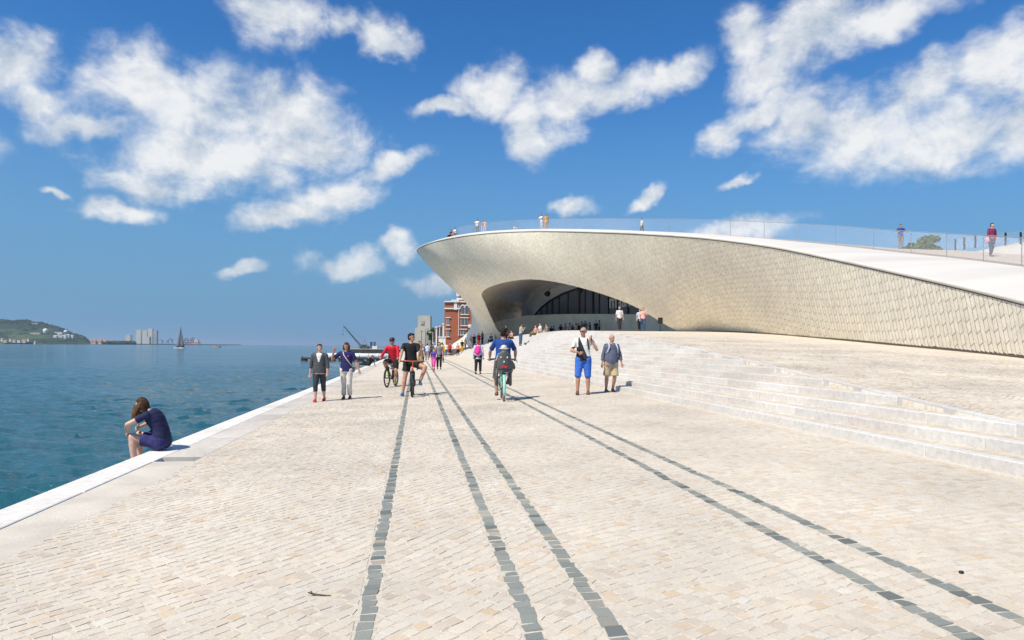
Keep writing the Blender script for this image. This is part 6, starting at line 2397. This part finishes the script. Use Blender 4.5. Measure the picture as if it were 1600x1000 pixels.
def crowd():
    A = math.pi
    # pink backpack
    H = 1.66
    f = figure('red haired woman with a pink backpack walking away', on_quay(747, 584.5), A - 0.1, H, walk(0.6, 0.3), wear(W_SKY, W_BLACK, S_DARK, 1.8, 1.9, hem=-0.10, flare=0.012), 1, sk=2, hair=('tail', 'red'), seed=20)
    pv, td, tx, ty = f['pv'], f['td'], f['tx'], f['ty']
    P = lambda a, b, c: pv + td * a * H + tx * b * H + ty * c * H
    mb = MB(); mb.ell(P(0.15, 0, 0.125), (0.16, 0.10, 0.24), n=14, m=10); o = mb.build('backpack', W_PINK, f['root'], True)
    mb = MB(); mb.ell(P(0.10, 0, 0.175), (0.11, 0.05, 0.11)); mb.build('pocket', W_PINK, o, True)
    for sx in (-1, 1):
        mb = MB(); mb.tube([P(0.27, sx * 0.06, 0.08), P(0.31, sx * 0.06, 0.01), P(0.26, sx * 0.07, -0.085), P(0.12, sx * 0.1, -0.03)], 0.02, 6); mb.build('strap', W_PINK, f['root'], True)
    # behind the cyclists
    figure('man in white tee walking behind the man in black', on_quay(655, 578), 0.0, 1.76, walk(0.8, 0.5, armL=((0.2, 0.1, -1), (0.2, -0.5, -1))), wear(W_WHITE, W_KHAKI, S_BLUE, 0.7, 0.9), 1, sk=1, hair=('short', 'dark'), seed=21)
    figure('person in white partly hidden behind the red cyclist', on_quay(613, 577), 0.0, 1.70, walk(-0.7, 0.5), wear(W_WHITE, W_MID, S_DARK, 0.7, 1.8), 1, sk=0, hair=('short', 'brown'), seed=22)
    p = on_quay(677.5, 580)
    figure('boy in purple shirt standing on a pink scooter', p, 0.0, 1.24,
           dict(lean=0.05, pelvis_at=(0, 0.05, 0.72), footL=(0.05, -0.05, 0.17), footR=(-0.05, 0.12, 0.17), handL=(0.16, -0.25, 0.80), handR=(-0.16, -0.25, 0.80), head=(0, 0.1)),
           wear(W_PURP, W_PINK, S_DARK, 0.7, 1.7), 1, sk=2, hair=('short', 'brown'), seed=23)
    sc = thing('scooter', 'small pink kick scooter under the boy in purple', 'scooter', p)
    mb = MB(); mb.box((0, 0.0, 0.09), (0.055, 0.26, 0.015)); mb.build('deck', W_PINK, sc)
    mb = MB(); mb.tube([(0, -0.34, 0.10), (0, -0.28, 0.80)], 0.016, 8); mb.build('stem', MATS['steel'], sc, True)
    mb = MB(); mb.tube([(-0.19, -0.28, 0.80), (0.19, -0.28, 0.80)], 0.014, 8); mb.build('handlebar', W_PINK, sc, True)
    for y in (-0.36, 0.30):
        mb = MB(); mb.tube([(-0.014, y, 0.06), (0.014, y, 0.06)], 0.06, 16); mb.build('wheel', W_PINK, sc, True)
    figure('woman in grey top and black trousers walking beside the scooter boy', on_quay(686, 577), 0.1, 1.66, walk(-0.7, 0.5, armR=((-0.4, -0.3, -1), (-0.5, -0.6, -0.2))), wear(W_MID, W_BLACK, S_DARK, 0.7, 1.9, hem=-0.08), 1, sk=0, hair=('bob', 'dark'), seed=24)
    figure('person in yellow jacket and jeans walking away behind the scooter boy', on_quay(690.5, 566.5), A, 1.70, walk(0.6, 0.4), wear(W_YELL, W_JEAN, S_DARK, 1.7, 1.9), 1, sk=0, hair=('short', 'dark'), seed=25)
    # someone stretched out on the kerb
    q = on_quay(578, 572)
    s, t = to_st(q.x, q.y)
    figure('person in black lounging on the quay kerb with one arm raised', st(s, -3.55, 0.012), face_towards(-0.98, 0.1), 1.72,
           dict(lean=-0.62, pelvis_at=(0, 0, 0.15), legL=((0.05, -1, 0.02), (0, -1, -0.06)), legR=((-0.05, -1, 0.5), (0, -0.75, -0.6)), armL=((0.3, -0.8, 0.3), (-0.1, 0.1, 1)), armR=((-0.25, 0.25, -1), (0, 0.2, -1)), head=(0.3, 0.5)),
           wear(W_BLACK, W_BLACK, S_WHITE, 0.7, 1.8), 1, sk=0, hair=('short', 'dark'), seed=26)
    # far along the promenade
    far = [(660, 62, W_JEAN, W_BLACK, 'blue top', 0), (664, 75, W_PLUM, W_JEAN, 'plum top', 0), (668, 70, W_SKY, W_MID, 'pale blue top', 1), (672.5, 82, W_GREY, W_BLACK, 'grey top', 1),
           (697, 88, W_WHITE, W_JEAN, 'white top', 0), (665.5, 105, W_BLACK, W_GREY, 'black top', 1), (671, 110, W_ROSE, W_NAVY, 'rose top', 0), (676, 100, W_TEAL, W_BLACK, 'teal top', 1), (681, 120, W_WHITE, W_BLACK, 'white shirt', 0),
           (703, 92, W_RED, W_BLACK, 'red top', 0), (693, 105, W_NAVY, W_KHAKI, 'navy top', 1), (656, 112, W_GREY, W_JEAN, 'dark grey coat', 1), (661.5, 130, W_CREAM, W_NAVY, 'cream jacket', 0), (686, 135, W_BLACK, W_BLACK, 'black clothes', 1)]
    for i, (px, Y, a, b, w, away) in enumerate(far):
        x = ray(px, 545)[0] * Y
        s, t = to_st(x, Y)
        figure('small figure in %s far along the promenade%s' % (w, ', walking away' if away else ''), V3((x, Y, float(zg(min(t, 5.6))))), A if away else 0.0, 1.62 + 0.04 * (i % 5), walk(0.7 if i % 2 else -0.7, 0.6),
               wear(a, b, None, 0.7 if i % 3 else 1.7), 0, group='walkers far along the promenade', sk=i % 3, hair=('short', 'dark' if i % 3 else 'brown'), seed=40 + i)
    # near the leg of the museum
    leg = [(706.5, 96, W_WHITE, W_JEAN, 'white shirt and jeans by the white pillar'), (715.5, 90, W_ROSE, W_BLACK, 'rose top and black trousers on the lower steps'), (722, 92, W_YELL, W_BLACK, 'yellow trousers and black top beside the museum leg'),
           (727, 93, W_CREAM, W_MID, 'cream top beside the museum leg'), (736, 88, W_MID, W_MID, 'grey clothes leaning on the museum leg'), (741, 88, W_BLACK, W_BLACK, 'black clothes beside the museum leg'),
           (748, 89, W_RED, W_NAVY, 'red top beside the museum leg'), (753.5, 86, W_SLATE, W_BLACK, 'slate top, right of the group at the museum leg'), (768, 84, W_JEAN, W_BLACK, 'blue top, sitting where the leg meets the steps')]
    for i, (px, Y, a, b, w) in enumerate(leg):
        if w.startswith('yellow'):
            a, b = b, a
        p = on_steps(px, Y)
        pose = stand(head=(0.4 * (i % 3 - 1), 0)) if i != 8 else sit(0.0, 1.7)
        figure('person in ' + w, p, 0.5 * (i % 4) - 0.6, 1.66 + 0.04 * (i % 3), pose, wear(a, b, None, 0.7), 0, group='people by the leg of the museum', sk=i % 3, hair=('short', 'dark'), seed=60 + i)
    # in the shade behind the blue cyclist
    figure('person in dark clothes standing in the shade behind the blue cyclist', on_steps(790, 66), 0.6, 1.72, stand(), wear(W_BLACK, W_BLACK), 0, sk=3, hair=('short', 'dark'), seed=70)
    figure('person in rose top sitting on the shaded steps right of the blue cyclist', on_steps(800, 70), -0.8, 1.65, sit(0, 1.65), wear(W_ROSE, W_BLACK), 0, sk=0, hair=('short', 'dark'), seed=71)
    # man on the steps, hand at his face
    figure('man in beige tee and jeans standing sideways on the steps', on_steps(813.5, 54), -1.2 + math.pi, 1.74, stand(armL=((0.1, -0.4, -1), (0, -0.45, 1)), armR=((-0.1, -0.3, -1), (0, -0.5, 0.9))), wear(cloth('beige', (0.42, 0.36, 0.27)), W_JEAN, S_DARK, 0.7), 1, sk=0, hair=('short', 'brown'), seed=72)
    for i, (px, Y, a, b, w) in enumerate([(836, 62, W_ROSE, cloth('olive', (0.10, 0.11, 0.06)), 'rose top and olive trousers, left of the three sitters on the steps'), (844.5, 64, W_WHITE, W_KHAKI, 'white tee sitting in the middle of the three on the steps'),
                                          (856, 66, W_MID, W_KHAKI, 'grey tee sitting at the right of the three on the steps')]):
        p = on_steps(px, Y)
        figure('person in ' + w, p, -1.1, 1.72, sit(0.0, 1.72, lean=-0.1 + 0.2 * i), wear(a, b, S_DARK, 0.7), 0, group='sitters on the sunny steps', sk=0, hair=('short', 'brown' if i else 'fair'), seed=80 + i)
    # queue in the shade of the canopy
    q = [(861, 82.5, W_BLACK), (865, 82, W_SLATE), (876, 80, W_BLACK), (883.5, 79, W_MID), (890, 78.5, W_SKY), (894.5, 79, W_GREY), (900, 77, W_WHITE), (904, 77.5, W_BLACK), (909, 75.5, W_MID), (914, 75, W_SLATE), (921.5, 74.5, W_BLACK), (931, 73, W_NAVY), (936, 72.5, W_MID)]
    nth = ['first', 'second', 'third', 'fourth', 'fifth', 'sixth', 'seventh', 'eighth', 'ninth', 'tenth', 'eleventh', 'twelfth', 'last']
    for i, (px, Y, a) in enumerate(q):
        figure('%s person from the left in the queue shaded by the museum canopy' % nth[i], on_square(px, Y) - V3((0, 0, 0.0)), (i * 1.7) % 6.28, 1.60 + 0.045 * (i % 5), stand(armR=((-0.2, -0.2, -1), (0.4, -0.8, 0.2))) if i % 3 == 0 else stand(),
               wear(a, W_JEAN if i % 2 else W_BLACK, None, 0.7), 0, group='queue under the canopy', sk=i % 3, hair=('short' if i % 2 else 'bob', 'dark'), seed=90 + i)
    figure('man in white shirt and dark trousers walking at the top of the steps', on_square(967.5, 51), 0.1, 1.80, walk(0.4, 0.4), wear(cloth('shirt_white', (0.66, 0.68, 0.72)), cloth('plumgrey', (0.05, 0.045, 0.06)), S_DARK, 0.8), 1, sk=1, hair=('bald', 'grey'), girth=1.05, seed=110)
    figure('woman in pink top and jeans walking at the top of the steps', on_square(1004.5, 51), 0.0, 1.74, walk(-0.5, 0.4, armL=((0.4, -0.1, -1), (-0.5, -0.5, 0.3))), wear(cloth('palepink', (0.72, 0.42, 0.40)), W_JEAN, S_DARK, 0.7), 1, sk=0, hair=('short', 'brown'), girth=1.05, seed=111)
    figure('person in dark clothes just behind the woman in pink', on_square(999.0, 52.5), 0.2, 1.72, walk(0.5, 0.4), wear(W_SKY, W_BLACK, S_DARK, 0.7), 0, sk=0, hair=('short', 'dark'), seed=112)
    # on the roof
    up = lambda px, py, Y: at(px, py, Y)
    figure('person in black sitting at the tip of the museum roof', up(705.5, 370.5, 84), -1.0, 1.70, sit(0, 1.7), wear(W_BLACK, W_BLACK), 0, sk=1, hair=('short', 'dark'), seed=120)
    figure('person in white sitting at the tip of the museum roof beside the one in black', up(711.5, 370, 84), -0.8, 1.70, sit(0.2, 1.7), wear(W_WHITE, W_ROSE), 0, sk=1, hair=('short', 'dark'), seed=121)
    figure('man in white tee leaning at the roof railing', up(745.5, 366.5, 75), -0.5, 1.72, stand(armL=((0.5, -0.5, -0.8), (0.2, -1, 0)), armR=((-0.7, -0.3, -0.7), (-0.5, -1, 0))), wear(W_WHITE, W_MID), 0, sk=1, hair=('short', 'dark'), seed=122)
    figure('left of two small bare headed people at the roof railing', up(754, 366, 78), 0.2, 1.55, stand(), wear(W_ROSE, W_SKY), 0, sk=0, hair=('short', 'fair'), seed=123)
    figure('right of two small bare headed people at the roof railing', up(757.5, 365.5, 78), -0.2, 1.58, stand(), wear(W_CREAM, W_SKY), 0, sk=0, hair=('short', 'fair'), seed=124)
    figure('figure in beige seated low behind the roof railing', up(804.5, 364.5, 77), 0.3, 1.6, sit(0.05, 1.6), wear(W_CREAM, W_KHAKI), 0, sk=0, hair=('short', 'fair'), seed=125)
    figure('man in white shirt leaning on the roof railing beside the person in yellow', up(846.5, 362, 66.5), -0.9, 1.74, stand(armL=((0.2, -0.6, -0.8), (0, -1, 0)), armR=((-0.2, -0.6, -0.8), (0, -1, 0)), lean=0.2), wear(W_WHITE, W_SKY), 0, sk=1, hair=('short', 'fair'), seed=126)
    figure('person dressed in yellow standing on the museum roof', up(853.5, 362.5, 66), 0.3, 1.74, stand(), wear(W_YELL, cloth('ochre', (0.55, 0.34, 0.10)), S_BROWN, 0.7), 0, sk=1, hair=('short', 'dark'), seed=127)
    figure('man in white tee and dark cap walking on the roof crest', up(1003, 366.5, 70), -1.3, 1.70, walk(0.9, 0.5), wear(W_WHITE, cloth('olive2', (0.09, 0.10, 0.06)), S_DARK, 0.7), 0, sk=1, hair=('short', 'dark'), seed=128)
    figure('man in blue tee leaning on the roof railing in front of the trees', up(1407, 390, 47.5), -0.1, 1.76, stand(armL=((0.4, -0.3, -1), (0, -1, 0.1)), armR=((-0.4, -0.3, -1), (0, -1, 0.1))), wear(W_BLUE, W_MID, S_DARK, 0.7), 1, sk=1, hair=('short', 'dark'), seed=129)
    f = figure('woman in plum top and dark jeans with a pink bag walking down the roof', up(1549, 402, 35), 0.2, 1.74, walk(0.5, 0.4), wear(W_PLUM, cloth('darkjean', (0.03, 0.035, 0.08)), S_DARK, 1.3), 1, sk=0, hair=('short', 'brown'), seed=130)
    mb = MB(); mb.ell((-0.32, -0.05, 0.85), (0.07, 0.12, 0.15)); mb.build('bag', cloth('bagpink', (0.7, 0.3, 0.4)), f['root'], True)


crowd()


# ------------------------------------------------------------------ small things
def bits():
    # sign on a stand beside the arch
    p = on_square(1031.5, 50.5)
    t = thing('sign_stand', 'small black sign on a thin pole under the right end of the arch', 'sign', p)
    mb = MB(); mb.tube([(0, 0, 0), (0, 0, 0.6)], 0.025, 8); mb.build('pole', MATS['black'], t)
    mb = MB(); mb.box((0, 0, 0.78), (0.17, 0.03, 0.23)); mb.build('panel', MATS['black'], t)
    mb = MB(); mb.tube([(0, 0, 0), (0, 0, 0.03)], 0.16, 14); mb.build('foot', MATS['black'], t)
    # pigeon on the steps
    q = on_steps(821.5, 52)
    t = thing('pigeon', 'small grey pigeon on the steps right of the standing man', 'bird', q, 0.8)
    mb = MB(); mb.ell((0, 0, 0.14), (0.06, 0.13, 0.07)); mb.cap((0, -0.09, 0.17), 0.04, (0, -0.13, 0.25), 0.028); mb.ell((0, -0.145, 0.27), 0.032); mb.cap((0, 0.1, 0.13), 0.035, (0, 0.22, 0.10), 0.02)
    me = fuse(mb, 0.014, 2); me.materials.append(W_GREY); link('body', me, t)
    mb = MB()
    for sx in (-1, 1):
        mb.tube([(sx * 0.025, 0, 0.09), (sx * 0.025, -0.01, 0.0)], 0.007, 5)
    mb.build('legs', W_ROSE, t)
    # dry twig and a dark pebble on the paving
    p = on_quay(494, 931)
    t = thing('twig', 'thin dark dry twig lying on the pale cobbles', 'twig', p + V3((0, 0, 0.004)))
    mb = MB(); mb.tube([(-0.04, 0.03, 0.012), (-0.02, 0.0, 0.006), (0.03, -0.005, 0.004), (0.09, -0.015, 0.003)], [0.004, 0.006, 0.004, 0.002], 6); mb.tube([(-0.02, 0, 0.006), (-0.045, -0.01, 0.02)], 0.004, 5)
    mb.build('stem', MATS['bark'], t, True)
    p = on_quay(1502, 896)
    mb = MB(); mb.ell((0, 0, 0.008), (0.016, 0.013, 0.010), n=8, m=6)
    o = mb.build('pebble', MATS['black'], None, True)
    o.location = p
    tag(o, 'single black pebble on the pale paving at the right', 'pebble')


bits()

# ------------------------------------------------------------------ the air over the river
def build_haze():
    m = bpy.data.materials.new('haze')
    m.use_nodes = True
    nt = m.node_tree
    nt.nodes.clear()
    out = node(nt, 'ShaderNodeOutputMaterial')
    v = node(nt, 'ShaderNodeVolumePrincipled', {'Color': (0.62, 0.80, 1.0, 1), 'Density': 0.00007, 'Anisotropy': 0.2})
    nt.links.new(v.outputs[0], out.inputs['Volume'])
    mb = MB()
    mb.span(-44000, 44000, -44000, 44000, WATER_Z - 9, 150)
    tag(mb.build('haze', m), kind='stuff')


build_haze()

bpy.data.scenes.remove(SHOP)
